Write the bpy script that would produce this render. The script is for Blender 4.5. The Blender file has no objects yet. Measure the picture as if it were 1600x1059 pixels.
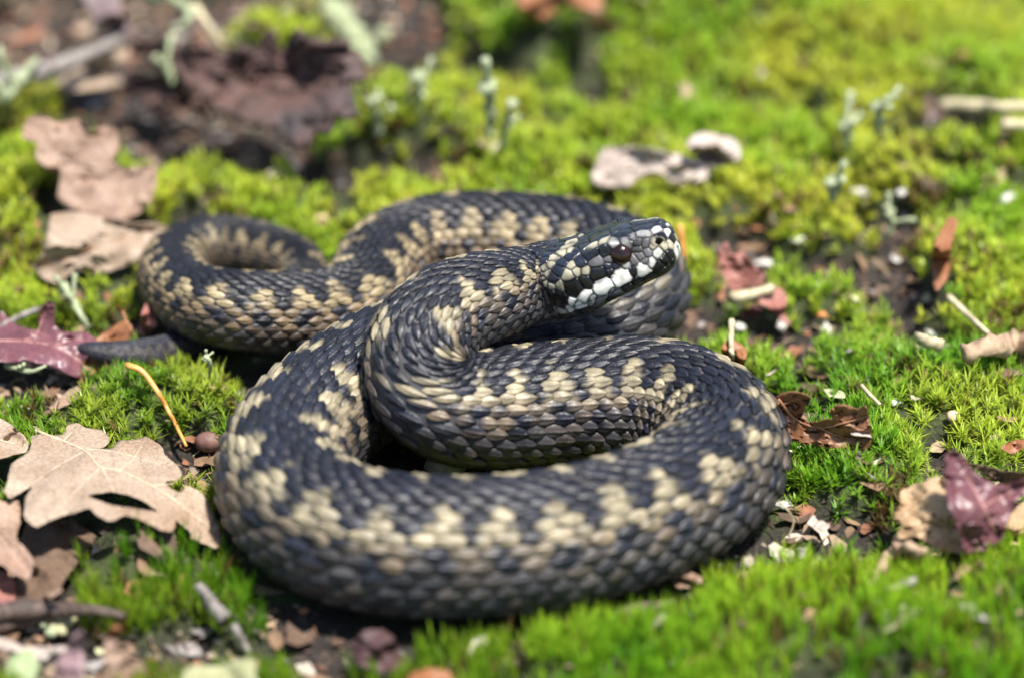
import bpy, math, random
import numpy as np
from mathutils import Vector, geometry
random.seed(7); rng = np.random.default_rng(7)
scene = bpy.context.scene
MM = 0.001
# ------------------------------------------------------------------ camera
PITCH = math.radians(33.0); DIST = 0.75; KX = 0.115 / 0.75
CAM = np.array([0.0, -DIST * math.cos(PITCH), DIST * math.sin(PITCH)])
FWD = np.array([0.0, math.cos(PITCH), -math.sin(PITCH)])
RGT = np.array([1.0, 0.0, 0.0]); UPV = np.array([0.0, math.sin(PITCH), math.cos(PITCH)])
cd = bpy.data.cameras.new('camera'); co = bpy.data.objects.new('camera', cd); scene.collection.objects.link(co)
co.location = CAM; co.rotation_euler = (math.pi / 2 - PITCH, 0, 0)
cd.sensor_fit = 'HORIZONTAL'; cd.sensor_width = 36.0; cd.lens = 18.0 / KX
cd.clip_start = 0.02; cd.clip_end = 50
cd.dof.use_dof = True; cd.dof.focus_distance = 0.704; cd.dof.aperture_fstop = 5.6
scene.camera = co
# ------------------------------------------------------------------ world, sun, exposure
SUN = np.array([0.25, -0.18, 0.95]); SUN /= np.linalg.norm(SUN)
elev = math.asin(SUN[2]); azim = math.atan2(SUN[0], SUN[1])
w = bpy.data.worlds.new('World'); scene.world = w; w.use_nodes = True
nt = w.node_tree; bgn = nt.nodes['Background']
sky = nt.nodes.new('ShaderNodeTexSky'); sky.sky_type = 'NISHITA'; sky.sun_disc = False
sky.sun_elevation = elev; sky.sun_rotation = azim; sky.air_density = 1.0; sky.dust_density = 1.5
nt.links.new(sky.outputs[0], bgn.inputs[0]); bgn.inputs[1].default_value = 0.10
sl = bpy.data.lights.new('sun', 'SUN'); so = bpy.data.objects.new('sun', sl); scene.collection.objects.link(so)
sl.energy = 4.8; sl.angle = math.radians(5.0); sl.color = (1.0, 0.95, 0.87)
so.location = (0.3, 0.4, 1.0); so.rotation_euler = Vector(-SUN).to_track_quat('-Z', 'Y').to_euler()
vs = scene.view_settings; vs.view_transform = 'Standard'; vs.look = 'None'; vs.gamma = 1.0
vs.use_curve_mapping = False; vs.exposure = 0.95
scene.render.engine = 'CYCLES'
cy = scene.cycles; cy.use_denoising = True; cy.max_bounces = 6; cy.transparent_max_bounces = 4
cy.sample_clamp_indirect = 6.0
try: cy.denoiser = 'OPENIMAGEDENOISE'
except Exception: pass

# ------------------------------------------------------------------ helpers
def unproj(u, v, z):
    """photo direction (u, v) met with the horizontal plane at height z (metres)"""
    u = np.asarray(u, float); v = np.asarray(v, float); z = np.asarray(z, float)
    d = FWD + ((u - 800) / 800 * KX)[..., None] * RGT - ((v - 529.5) / 800 * KX)[..., None] * UPV
    t = (z - CAM[2]) / d[..., 2]
    return CAM + d * t[..., None]
def proj(p):
    q = p - CAM; dz = q @ FWD
    return np.stack([800 + 800 * (q @ RGT) / dz / KX, 529.5 - 800 * (q @ UPV) / dz / KX, dz], -1)
def hash2(ix, iy, seed):
    h = (ix.astype(np.int64) * 374761393 + iy.astype(np.int64) * 668265263 + seed * 1442695041) & 0x7fffffff
    h = ((h ^ (h >> 13)) * 1274126177) & 0x7fffffff
    return ((h ^ (h >> 16)) & 0xffff) / 65535.0
def vnoise(x, y, seed=0):
    ix = np.floor(x); iy = np.floor(y); fx = x - ix; fy = y - iy
    fx = fx * fx * (3 - 2 * fx); fy = fy * fy * (3 - 2 * fy)
    a = hash2(ix, iy, seed); b = hash2(ix + 1, iy, seed); c = hash2(ix, iy + 1, seed); d = hash2(ix + 1, iy + 1, seed)
    return (a * (1 - fx) + b * fx) * (1 - fy) + (c * (1 - fx) + d * fx) * fy
def fbm(x, y, seed=0, o=3):
    r = 0; a = 0.5; t = 0
    for k in range(o):
        r = r + a * vnoise(x * 2 ** k, y * 2 ** k, seed + k * 17); t += a; a *= 0.5
    return r / t
def sstep(a, b, x):
    t = np.clip((x - a) / (b - a), 0, 1); return t * t * (3 - 2 * t)
def cells(x, y, seed):
    """rounded cushions: 1 at a cell's centre, 0 at its rim"""
    ix = np.floor(x); iy = np.floor(y); best = np.full(x.shape, 9.0)
    for dx in (-1, 0, 1):
        for dy in (-1, 0, 1):
            cx = ix + dx + hash2(ix + dx, iy + dy, seed); cy_ = iy + dy + hash2(ix + dx, iy + dy, seed + 5)
            best = np.minimum(best, (cx - x) ** 2 + (cy_ - y) ** 2)
    return np.clip(1 - best, 0, 1)
def link(o, parent=None):
    scene.collection.objects.link(o)
    if parent is not None: o.parent = parent
    return o
def tag(o, label, cat, group=None, kind=None):
    if label: o['label'] = label
    if cat: o['category'] = cat
    if group: o['group'] = group
    if kind: o['kind'] = kind
    return o
def mesh_np(name, verts, faces, mat, cols=None, smooth=True, uvs=None):
    """faces: (n,3) or (n,4) array, or a list of such arrays"""
    me = bpy.data.meshes.new(name)
    fl = faces if isinstance(faces, list) else [faces]
    fl = [np.asarray(f, np.int32) for f in fl if len(f)]
    me.vertices.add(len(verts)); me.vertices.foreach_set('co', np.asarray(verts, np.float32).ravel())
    nl = sum(f.size for f in fl); npoly = sum(len(f) for f in fl)
    me.loops.add(nl); me.loops.foreach_set('vertex_index', np.concatenate([f.ravel() for f in fl]))
    me.polygons.add(npoly)
    tot = np.concatenate([np.full(len(f), f.shape[1], np.int32) for f in fl])
    st = np.concatenate([[0], np.cumsum(tot)[:-1]]).astype(np.int32)
    me.polygons.foreach_set('loop_start', st)
    try: me.polygons.foreach_set('loop_total', tot)
    except Exception: pass
    me.polygons.foreach_set('use_smooth', np.full(npoly, smooth))
    me.update(calc_edges=True)
    if cols is not None:
        a = me.color_attributes.new('Col', 'FLOAT_COLOR', 'POINT')
        c = np.ones((len(verts), 4), np.float32); c[:, :3] = cols
        a.data.foreach_set('color', c.ravel())
    if uvs is not None:
        a = me.attributes.new('suv', 'FLOAT_VECTOR', 'POINT')
        c = np.zeros((len(verts), 3), np.float32); c[:, :2] = uvs
        a.data.foreach_set('vector', c.ravel())
    if mat: me.materials.append(mat)
    return me
def obj_np(name, verts, faces, mat, parent=None, cols=None, smooth=True, uvs=None):
    return link(bpy.data.objects.new(name, mesh_np(name, verts, faces, mat, cols, smooth, uvs)), parent)
def empty(name, loc):
    o = bpy.data.objects.new(name, None); o.location = loc; o.empty_display_size = 0.005
    return link(o)

# ------------------------------------------------------------------ materials
def newmat(name):
    m = bpy.data.materials.new(name); m.use_nodes = True
    return m, m.node_tree, m.node_tree.nodes['Principled BSDF']
def N(t, typ, **kw):
    n = t.nodes.new(typ)
    for k, v in kw.items():
        if k in ('operation', 'blend_type', 'data_type', 'attribute_name', 'feature', 'noise_dimensions'): setattr(n, k, v)
        else: n.inputs[k].default_value = v
    return n
def ramp(t, stops):
    r = t.nodes.new('ShaderNodeValToRGB'); e = r.color_ramp.elements
    while len(e) < len(stops): e.new(0.5)
    for el, (p, c) in zip(e, stops): el.position = p; el.color = (*c, 1)
    return r
def mixc(t, fac, a, b, mode='MIX'):
    m = t.nodes.new('ShaderNodeMix'); m.data_type = 'RGBA'; m.blend_type = mode
    for k, x in ((0, fac), (6, a), (7, b)):
        if hasattr(x, 'is_output'): t.links.new(x, m.inputs[k])
        else: m.inputs[k].default_value = x if k == 0 else (*x, 1)
    return m.outputs[2]
def objco(t): return t.nodes.new('ShaderNodeTexCoord').outputs['Object']
def scale_mat(name, rough, speck, bump=0.25, keel=True):
    m, t, b = newmat(name); L = t.links.new
    col = N(t, 'ShaderNodeAttribute', attribute_name='Col').outputs['Color']
    geo = t.nodes.new('ShaderNodeNewGeometry').outputs['Position']
    n1 = N(t, 'ShaderNodeTexNoise', Scale=1400.0, Detail=3.0); L(geo, n1.inputs['Vector'])
    n2 = N(t, 'ShaderNodeTexNoise', Scale=300.0, Detail=2.0); L(geo, n2.inputs['Vector'])
    r1 = ramp(t, [(0.3, (0.5,) * 3), (0.7, (1.3,) * 3)]); L(n2.outputs[0], r1.inputs[0])
    c = mixc(t, 1.0, col, r1.outputs[0], 'MULTIPLY')
    r2 = ramp(t, [(0.66, (0, 0, 0)), (0.74, (1, 1, 1))]); L(n1.outputs[0], r2.inputs[0])
    f = N(t, 'ShaderNodeMath', operation='MULTIPLY'); L(r2.outputs[0], f.inputs[0]); f.inputs[1].default_value = speck
    c = mixc(t, f.outputs[0], c, (0.30, 0.30, 0.32))
    if keel:
        uv = N(t, 'ShaderNodeAttribute', attribute_name='suv').outputs['Vector']
        sx = t.nodes.new('ShaderNodeSeparateXYZ'); L(uv, sx.inputs[0])
        ab = N(t, 'ShaderNodeMath', operation='ABSOLUTE'); L(sx.outputs[0], ab.inputs[0])
        e = ramp(t, [(0.0, (0.55,) * 3), (0.13, (1.0,) * 3), (0.66, (1.0,) * 3), (0.95, (0.40,) * 3)]); L(ab.outputs[0], e.inputs[0])
        c = mixc(t, 0.8, c, e.outputs[0], 'MULTIPLY')
    L(c, b.inputs['Base Color'])
    rr = ramp(t, [(0.3, (rough - 0.1,) * 3), (0.75, (rough + 0.16,) * 3)]); L(n1.outputs[0], rr.inputs[0]); L(rr.outputs[0], b.inputs['Roughness'])
    bp = N(t, 'ShaderNodeBump', Strength=bump, Distance=0.0002); L(n1.outputs[0], bp.inputs['Height']); L(bp.outputs[0], b.inputs['Normal'])
    b.inputs['Specular IOR Level'].default_value = 0.42
    return m
M_SCALE = scale_mat('snake_scale', 0.44, 0.30, 0.6)
M_SHIELD = scale_mat('head_shield', 0.30, 0.10, 0.10, False)
M_SKIN = scale_mat('snake_skin', 0.55, 0.0, 0.4, False)
def plain(name, c, rough=0.5, c2=None, sc=300, bump=0.0, spec=0.5):
    m, t, b = newmat(name); L = t.links.new
    if c2 is None: b.inputs['Base Color'].default_value = (*c, 1)
    else:
        n = N(t, 'ShaderNodeTexNoise', Scale=float(sc), Detail=4.0); L(objco(t), n.inputs['Vector'])
        r = ramp(t, [(0.32, c), (0.68, c2)]); L(n.outputs[0], r.inputs[0]); L(r.outputs[0], b.inputs['Base Color'])
        if bump:
            bp = N(t, 'ShaderNodeBump', Strength=bump, Distance=0.0004); L(n.outputs[0], bp.inputs['Height']); L(bp.outputs[0], b.inputs['Normal'])
    b.inputs['Roughness'].default_value = rough; b.inputs['Specular IOR Level'].default_value = spec
    return m
def col_mat(name, rough=0.6, trans=0.0, sc=700):
    m, t, b = newmat(name); L = t.links.new
    col = N(t, 'ShaderNodeAttribute', attribute_name='Col').outputs['Color']
    n = N(t, 'ShaderNodeTexNoise', Scale=float(sc), Detail=2.0); L(t.nodes.new('ShaderNodeNewGeometry').outputs['Position'], n.inputs['Vector'])
    r = ramp(t, [(0.3, (0.7,) * 3), (0.7, (1.2,) * 3)]); L(n.outputs[0], r.inputs[0])
    c = mixc(t, 1.0, col, r.outputs[0], 'MULTIPLY'); L(c, b.inputs['Base Color']); b.inputs['Roughness'].default_value = rough
    if trans:
        tr = t.nodes.new('ShaderNodeBsdfTranslucent'); L(c, tr.inputs[0])
        mx = t.nodes.new('ShaderNodeMixShader'); mx.inputs[0].default_value = trans
        L(b.outputs[0], mx.inputs[1]); L(tr.outputs[0], mx.inputs[2]); L(mx.outputs[0], t.nodes['Material Output'].inputs[0])
    return m
M_MOSS = col_mat('moss_leaf', 0.40, 0.5)
M_CRUMB = col_mat('soil_crumb', 0.8)
LEAFM = {}
def leaf_mat(key, c1, c2, c3, spots=(0.06, 0.04, 0.03), spotamt=0.5, rough=0.6, trans=0.12):
    """dead leaf: broad patches of two tones, a third at large scale, fine dark specks"""
    if key in LEAFM: return LEAFM[key]
    m, t, b = newmat('leaf_' + key); L = t.links.new; o = objco(t)
    a = N(t, 'ShaderNodeTexNoise', Scale=90.0, Detail=6.0, Roughness=0.65); L(o, a.inputs['Vector'])
    r = ramp(t, [(0.34, c1), (0.64, c2)]); L(a.outputs[0], r.inputs[0])
    g = N(t, 'ShaderNodeTexNoise', Scale=45.0, Detail=3.0); L(o, g.inputs['Vector'])
    rg = ramp(t, [(0.52, (0, 0, 0)), (0.68, (1, 1, 1))]); L(g.outputs[0], rg.inputs[0])
    c = mixc(t, rg.outputs[0], r.outputs[0], c3)
    s = N(t, 'ShaderNodeTexNoise', Scale=1300.0, Detail=3.0); L(o, s.inputs['Vector'])
    rs = ramp(t, [(0.60, (0, 0, 0)), (0.72, (spotamt,) * 3)]); L(s.outputs[0], rs.inputs[0])
    c = mixc(t, rs.outputs[0], c, spots)
    v = N(t, 'ShaderNodeTexVoronoi', Scale=700.0, feature='DISTANCE_TO_EDGE'); L(o, v.inputs['Vector'])
    rv = ramp(t, [(0.0, (0.55,) * 3), (0.10, (1.0,) * 3)]); L(v.outputs[0], rv.inputs[0])
    c = mixc(t, 0.8, c, rv.outputs[0], 'MULTIPLY')
    L(c, b.inputs['Base Color']); b.inputs['Roughness'].default_value = rough
    bp = N(t, 'ShaderNodeBump', Strength=0.5, Distance=0.0004); L(a.outputs[0], bp.inputs['Height'])
    bp2 = N(t, 'ShaderNodeBump', Strength=0.35, Distance=0.0002); L(v.outputs[0], bp2.inputs['Height']); L(bp.outputs[0], bp2.inputs['Normal'])
    L(bp2.outputs[0], b.inputs['Normal'])
    tr = t.nodes.new('ShaderNodeBsdfTranslucent'); L(c, tr.inputs[0])
    mx = t.nodes.new('ShaderNodeMixShader'); mx.inputs[0].default_value = trans
    L(b.outputs[0], mx.inputs[1]); L(tr.outputs[0], mx.inputs[2]); L(mx.outputs[0], t.nodes['Material Output'].inputs[0])
    LEAFM[key] = m
    return m

# ------------------------------------------------------------------ the adder's path: (u, v, centre height mm, radius mm), tail to neck
CTRL = np.array([
 (119,540,7.5,0.45),(140,547,7.2,1.9),(200,553,6.6,2.9),(265,546,5,3.4),(330,522,4,3.9),(400,488,4.5,4.6),(452,462,5.5,5.2),
 (478,438,6.5,5.7),(458,409,7,6.1),(402,391,7.3,6.6),(340,383,7.6,7.0),(286,400,8.6,7.4),(270,433,10.2,7.8),(300,468,13,8.2),
 (360,484,15,8.6),(430,490,14,9.0),(500,489,12,9.5),(548,480,11,9.9),(577,458,11,10.2),(590,430,11,10.5),(620,400,11,10.8),
 (670,384,11.2,11.2),(740,380,11.5,11.6),(830,386,11.8,12.0),(915,402,12,12.3),(975,428,12.2,12.5),(988,462,12.3,12.7),(940,496,12.4,12.9),
 (860,514,12.5,13.0),(770,526,12.6,13.1),(685,543,12.8,13.2),(605,574,12.9,13.3),(540,616,13,13.4),(485,662,13.2,13.6),(450,715,13.4,13.8),
 (447,765,13.5,13.9),(490,812,13.6,14.0),(570,845,13.7,14.1),(690,858,13.8,14.1),(800,853,13.7,14.0),(900,838,13.6,13.9),(1000,808,13.4,13.8),
 (1080,768,13.3,13.7),(1128,718,13.2,13.6),(1118,672,13.2,13.5),(1068,640,13.2,13.4),(1000,625,13.3,13.2),(920,626,13.6,13.0),(845,634,14.2,12.9),
 (770,640,15.5,12.7),(710,638,17.5,12.3),(666,614,21.5,11.7),(650,572,26,11.2),(662,526,30,10.8),(700,489,32.3,10.4),(750,468,33.2,9.7),
 (800,453,33,8.8),(838,444,33.3,8.0)], float)
HEAD0 = (852, 440.5, 33.6); HEAD1 = (1058, 386, 46.0)
def catmull(P, n=24):
    P = np.vstack([2 * P[0] - P[1], P, 2 * P[-1] - P[-2]]); out = []
    for i in range(1, len(P) - 2):
        p0, p1, p2, p3 = P[i - 1:i + 3]; t = np.linspace(0, 1, n, endpoint=False)[:, None]
        out.append(0.5 * (2 * p1 + (p2 - p0) * t + (2 * p0 - 5 * p1 + 4 * p2 - p3) * t ** 2 + (3 * p1 - p0 - 3 * p2 + p3) * t ** 3))
    out.append(P[-2:-1]); return np.vstack(out)
cp = unproj(CTRL[:, 0], CTRL[:, 1], CTRL[:, 2] * MM)
h0 = unproj(*[np.array(float(x)) for x in (HEAD0[0], HEAD0[1], HEAD0[2] * MM)]); h1 = unproj(*[np.array(float(x)) for x in (HEAD1[0], HEAD1[1], HEAD1[2] * MM)])
HL = np.linalg.norm(h1 - h0)
P4 = np.hstack([cp, CTRL[:, 3:4] * MM])
hp = np.array([h0 + (h1 - h0) * k for k in (0, 0.25, 0.5, 0.75, 1.0)])
P4 = np.vstack([P4, np.hstack([hp, np.full((5, 1), 7.6 * MM)])])
D4 = catmull(P4)
def resample(D, ds):
    s = np.concatenate([[0], np.cumsum(np.linalg.norm(np.diff(D[:, :3], axis=0), axis=1))])
    q = np.arange(0, s[-1], ds); q = np.append(q, s[-1])
    return np.stack([np.interp(q, s, D[:, k]) for k in range(D.shape[1])], 1), q
D4, SS = resample(D4, 0.0005)
ker = np.hanning(25); ker /= ker.sum()
for k in range(4):
    pad = np.concatenate([2 * D4[0, k] - D4[12:0:-1, k], D4[:, k], 2 * D4[-1, k] - D4[-2:-14:-1, k]])
    D4[:, k] = np.convolve(pad, ker, 'valid')
D4, SS = resample(D4, 0.0005)
CEN = D4[:, :3]; RAD = np.maximum(D4[:, 3], 0.0002); LT = SS[-1]
TAN = np.gradient(CEN, axis=0); TAN /= np.linalg.norm(TAN, axis=1)[:, None]
BIN = np.cross(TAN, [0, 0, 1.0]); BIN /= np.linalg.norm(BIN, axis=1)[:, None]
NOR = np.cross(BIN, TAN)
SH = LT - HL                                       # where the head begins
_rl = np.radians(-9.0) * sstep(-0.5, 0.35, (SS - SH) / HL)          # the head tips its crown slightly away
_n = NOR * np.cos(_rl)[:, None] + BIN * np.sin(_rl)[:, None]; BIN = BIN * np.cos(_rl)[:, None] - NOR * np.sin(_rl)[:, None]; NOR = _n
HT = np.array([0, .08, .16, .25, .35, .45, .55, .64, .72, .80, .88, .94, 1.0])
HA = np.array([7.7, 8.5, 9.6, 10.5, 10.6, 10.0, 9.1, 8.3, 7.5, 6.9, 6.3, 5.9, 5.6]) * MM
HB = np.array([7.2, 7.0, 6.8, 6.7, 6.7, 6.9, 7.2, 7.2, 6.6, 6.4, 6.3, 6.0, 5.8]) * MM
HC = np.array([7.4, 7.8, 7.9, 7.6, 7.1, 6.6, 6.1, 5.6, 5.1, 4.6, 4.2, 3.9, 3.7]) * MM
def lerp3(A, s):
    f = np.clip(s / 0.0005, 0, len(A) - 1.001); i = np.minimum(f.astype(int), len(A) - 2); f = f - i
    if A.ndim == 1: return A[i] * (1 - f) + A[i + 1] * f
    return A[i] * (1 - f)[..., None] + A[i + 1] * f[..., None]
def surf(s, ph):
    """the adder's skin at arc length s and angle ph from the dorsal line"""
    s, ph = np.broadcast_arrays(np.asarray(s, float), np.asarray(ph, float))
    c = lerp3(CEN, s); n = lerp3(NOR, s); b = lerp3(BIN, s); r = lerp3(RAD, s)
    t = np.clip((s - SH) / HL, 0, 1)
    k = sstep(-0.25, 0.05, (s - SH) / HL)
    a = r * (1 - k) + np.interp(t, HT, HA) * k
    top = 0.98 * r * (1 - k) + np.interp(t, HT, HB) * k
    bot = 0.95 * r * (1 - k) + np.interp(t, HT, HC) * k
    end = np.where(t > 0.86, np.maximum(1 - ((t - 0.86) / 0.14) ** 2.6, 0) ** 0.5, 1.0)
    a = a * end; top = top * end; bot = bot * end
    sn = np.sin(ph); cs = np.cos(ph)
    ex = 1.0 - np.where(cs > 0, 0.40, 0.22) * k
    lat = a * np.sign(sn) * np.abs(sn) ** ex
    hgt = np.where(cs > 0, top, bot) * np.sign(cs) * np.abs(cs) ** ex
    flat = -0.80 * bot                              # belly flattened on the ground
    hgt = np.where((hgt < flat), flat + (hgt - flat) * (0.35 + 0.65 * k), hgt)
    deg = np.degrees(np.abs(ph))
    # loreal hollow under the brow ridge, cheek bulge, brow ridge
    inn = np.exp(-((t - 0.72) / 0.14) ** 2) * np.exp(-((deg - 72) / 20) ** 2) * 0.7 * MM * k
    brow = np.exp(-((t - 0.60) / 0.10) ** 2) * np.exp(-((deg - 44) / 10) ** 2) * 1.15 * MM * k
    can = np.exp(-((t - 0.82) / 0.10) ** 2) * np.exp(-((deg - 45) / 12) ** 2) * 0.45 * MM * k
    mouth = np.exp(-((deg - 116) / 3.0) ** 2) * sstep(0.12, 0.3, t) * 0.55 * MM * k
    lat = lat - np.sign(sn) * (inn + mouth) + np.sign(sn) * (brow + can) * 0.8
    hgt = hgt + (brow + can) * 0.8
    return c + b * lat[..., None] + n * hgt[..., None]
def surf_n(s, ph, e=0.0004):
    s, ph = np.broadcast_arrays(np.asarray(s, float), np.asarray(ph, float))
    ds = surf(np.minimum(s + e, LT), ph) - surf(np.maximum(s - e, 0), ph); dp = surf(s, ph + 0.02) - surf(s, ph - 0.02)
    n = np.cross(dp, ds); l = np.linalg.norm(n, axis=-1)[..., None]
    n = n / np.maximum(l, 1e-12)
    o = surf(s, ph) - lerp3(CEN, s)
    return np.where(((n * o).sum(-1) < 0)[..., None], -n, n)
PATHXY = CEN[::4, :2]; PATHR = RAD[::4]; PATHZ = CEN[::4, 2]
def path_gap(x, y, zmax=0.030):
    """horizontal gap to the snake's body where it lies low"""
    ok = PATHZ - PATHR < 0.009
    q = PATHXY[ok]; rr = PATHR[ok]; sh = np.shape(x); xf = np.ravel(x); yf = np.ravel(y); out = np.full(xf.shape, 1.0)
    for k in range(0, len(xf), 20000):
        d = np.hypot(xf[k:k + 20000, None] - q[:, 0], yf[k:k + 20000, None] - q[:, 1]) - rr
        out[k:k + 20000] = d.min(1)
    return out.reshape(sh)

# ------------------------------------------------------------------ ground
# bare soil and litter, dark soil also standing in for shade round the bark (u, v, half width px, half height px), raised cushions the same with a height in mm
SOIL = [(430,285,150,38),(330,225,260,70),(110,70,260,100),(400,60,160,60),(600,100,110,80),(210,150,160,60),(1250,525,110,40),(1390,470,70,60),(1430,545,75,26),(1095,505,60,45),
        (1280,838,125,40),(1190,868,140,50),(930,955,250,34),(560,1000,260,60),(35,600,130,42),(70,885,95,70),(170,1035,330,50),
        (1290,615,60,24),(1400,890,60,28),(650,700,80,30),(640,290,90,28),(640,130,90,60),(880,25,90,35),(940,140,50,26),(1270,130,60,22),
        (1560,50,60,30),(1480,260,60,30),(1290,300,45,18),(1150,140,30,14),(950,190,80,20),(1390,390,90,30),(1290,440,90,30),(850,240,40,18),(200,520,60,20)]
MOUND = [(1340,1040,280,75,7),(1580,990,160,70,6),(870,1040,140,40,4),(255,625,150,55,5),(60,350,110,70,8),(240,900,140,45,4),
         (1250,90,200,60,12),(1000,90,170,60,12),(800,60,130,60,12),(1480,330,160,60,8),(1500,470,140,50,7),(1450,640,180,60,6),(1340,760,120,60,5),
         (650,235,110,40,10),(860,300,120,40,5),(540,60,160,60,16),(400,140,180,70,10),(1560,200,120,60,8),(200,470,80,30,3)]
def gell(lst):
    out = []
    for e in lst:
        c = unproj(np.array(float(e[0])), np.array(float(e[1])), np.array(0.0))
        a = unproj(np.array(float(e[0] + e[2])), np.array(float(e[1])), np.array(0.0)); b = unproj(np.array(float(e[0])), np.array(float(e[1] - e[3])), np.array(0.0))
        out.append((c[0], c[1], abs(a[0] - c[0]), abs(b[1] - c[1])) + tuple(e[4:]))
    return out
SOILG = gell(SOIL); MOUNDG = gell(MOUND)
LUSH = gell([(1340,1020,290,88),(1570,940,140,70),(1340,740,120,60),(1480,650,160,70),(240,630,130,50),(240,900,140,45),(1250,100,420,110),(860,60,130,60),(60,350,90,60),(870,1035,130,40),(1520,440,90,60)])
def soil_mask(x, y):
    wob = (fbm(x * 110, y * 110, 31) - 0.5) * 1.3
    m = np.zeros(np.shape(x))
    for cx, cy_, rx, ry in SOILG:
        d = np.sqrt(((x - cx) / rx) ** 2 + ((y - cy_) / ry) ** 2)
        m = np.maximum(m, 1 - sstep(0.75, 1.15, d + wob))
    far = sstep(0.02, 0.08, y)
    n = fbm(x * 55, y * 55, 77)
    lush = np.zeros(np.shape(x))
    for cx, cy_, rx, ry in LUSH: lush = np.maximum(lush, 1 - sstep(0.7, 1.1, np.sqrt(((x - cx) / rx) ** 2 + ((y - cy_) / ry) ** 2) + wob * 0.5))
    return np.maximum(m, sstep(0.62, 0.70, n)) * (1 - lush * (1 - 0.7 * sstep(0.70, 0.76, n)))
def height(x, y, gap=None):
    x = np.asarray(x, float); y = np.asarray(y, float)
    if gap is None: gap = path_gap(x, y)
    h = (fbm(x * 40, y * 40, 3) - 0.5) * 5.0
    cus = cells(x * 62 + 3, y * 52, 11) * 5.5 + cells(x * 130, y * 110, 23) * 2.4
    sm = soil_mask(x, y)
    h = h + cus * (1 - sm) * (0.35 + 0.65 * sstep(0.0, 0.07, y)) - 2.0 * sm
    for cx, cy_, rx, ry, hh in MOUNDG:
        h = h + hh * np.exp(-1.2 * (((x - cx) / rx) ** 2 + ((y - cy_) / ry) ** 2))
    k = sstep(-0.004, 0.014, gap)
    h = h * k - 1.2 * (1 - k)
    return h * MM
GS = 0.0016; LX0, LY0 = -0.25, -0.17
_lx = LX0 + GS * np.arange(313); _ly = LY0 + GS * np.arange(307)
_LX, _LY = np.meshgrid(_lx, _ly); _GAP = path_gap(_LX, _LY); _HGT = height(_LX, _LY, _GAP); _SOIL = soil_mask(_LX, _LY)
def look(A, x, y):
    x = np.asarray(x, float); y = np.asarray(y, float)
    fx = np.clip((x - LX0) / GS, 0, A.shape[1] - 1.001); fy = np.clip((y - LY0) / GS, 0, A.shape[0] - 1.001)
    ix = fx.astype(int); iy = fy.astype(int); fx = fx - ix; fy = fy - iy
    return (A[iy, ix] * (1 - fx) + A[iy, ix + 1] * fx) * (1 - fy) + (A[iy + 1, ix] * (1 - fx) + A[iy + 1, ix + 1] * fx) * fy
def hq(x, y): return look(_HGT, x, y)
def axis(lo, hi, step, far):
    a = np.arange(lo, hi + step / 2, step); r = [hi]; g = step
    while r[-1] < far: g *= 1.35; r.append(r[-1] + g)
    l = [lo]; g = step
    while l[-1] > -far: g *= 1.35; l.append(l[-1] - g)
    return np.array(l[:0:-1] + list(a) + r[1:])
gx = axis(-0.25, 0.25, 0.0016, 3.0); gy = axis(-0.17, 0.32, 0.0016, 3.0)
GX, GY = np.meshgrid(gx, gy); GZ = height(GX, GY)
GZ = GZ + (fbm(GX * 500, GY * 500, 91) - 0.5) * 1.4 * MM
GSM = soil_mask(GX, GY)
def grid_faces(nr, nc, wrap=False):
    i = np.arange(nr - 1)[:, None]; j = np.arange(nc if wrap else nc - 1)[None, :]; j2 = (j + 1) % nc
    return np.stack([i * nc + j, i * nc + j2, (i + 1) * nc + j2, (i + 1) * nc + j], -1).reshape(-1, 4)
gv = np.stack([GX, GY, GZ], -1).reshape(-1, 3)
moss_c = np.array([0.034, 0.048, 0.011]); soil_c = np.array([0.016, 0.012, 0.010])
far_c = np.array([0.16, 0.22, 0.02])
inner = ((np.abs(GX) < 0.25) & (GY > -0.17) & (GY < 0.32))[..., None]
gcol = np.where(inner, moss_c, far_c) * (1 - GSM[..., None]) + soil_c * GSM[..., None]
m, t, b = newmat('forest_soil'); L = t.links.new
gcl = N(t, 'ShaderNodeAttribute', attribute_name='Col').outputs['Color']; oc = objco(t)
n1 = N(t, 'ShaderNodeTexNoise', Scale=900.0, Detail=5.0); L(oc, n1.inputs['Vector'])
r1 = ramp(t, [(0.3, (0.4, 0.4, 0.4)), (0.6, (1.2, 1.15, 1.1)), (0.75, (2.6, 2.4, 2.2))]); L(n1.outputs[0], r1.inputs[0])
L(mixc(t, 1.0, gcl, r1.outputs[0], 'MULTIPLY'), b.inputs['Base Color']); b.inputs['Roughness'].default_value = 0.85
bp = N(t, 'ShaderNodeBump', Strength=0.9, Distance=0.001); L(n1.outputs[0], bp.inputs['Height']); L(bp.outputs[0], b.inputs['Normal'])
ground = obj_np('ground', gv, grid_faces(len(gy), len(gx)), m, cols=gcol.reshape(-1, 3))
ground['kind'] = 'structure'
def gpt(u, v, lift=0.0):
    """point on the ground in photo direction (u, v), lifted by lift metres"""
    u = np.atleast_1d(np.asarray(u, float)); v = np.atleast_1d(np.asarray(v, float)); z = np.zeros(u.shape) + lift
    for _ in range(4):
        p = unproj(u, v, z); z = 0.6 * (hq(p[:, 0], p[:, 1]) + lift) + 0.4 * z
    return unproj(u, v, z)

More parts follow.
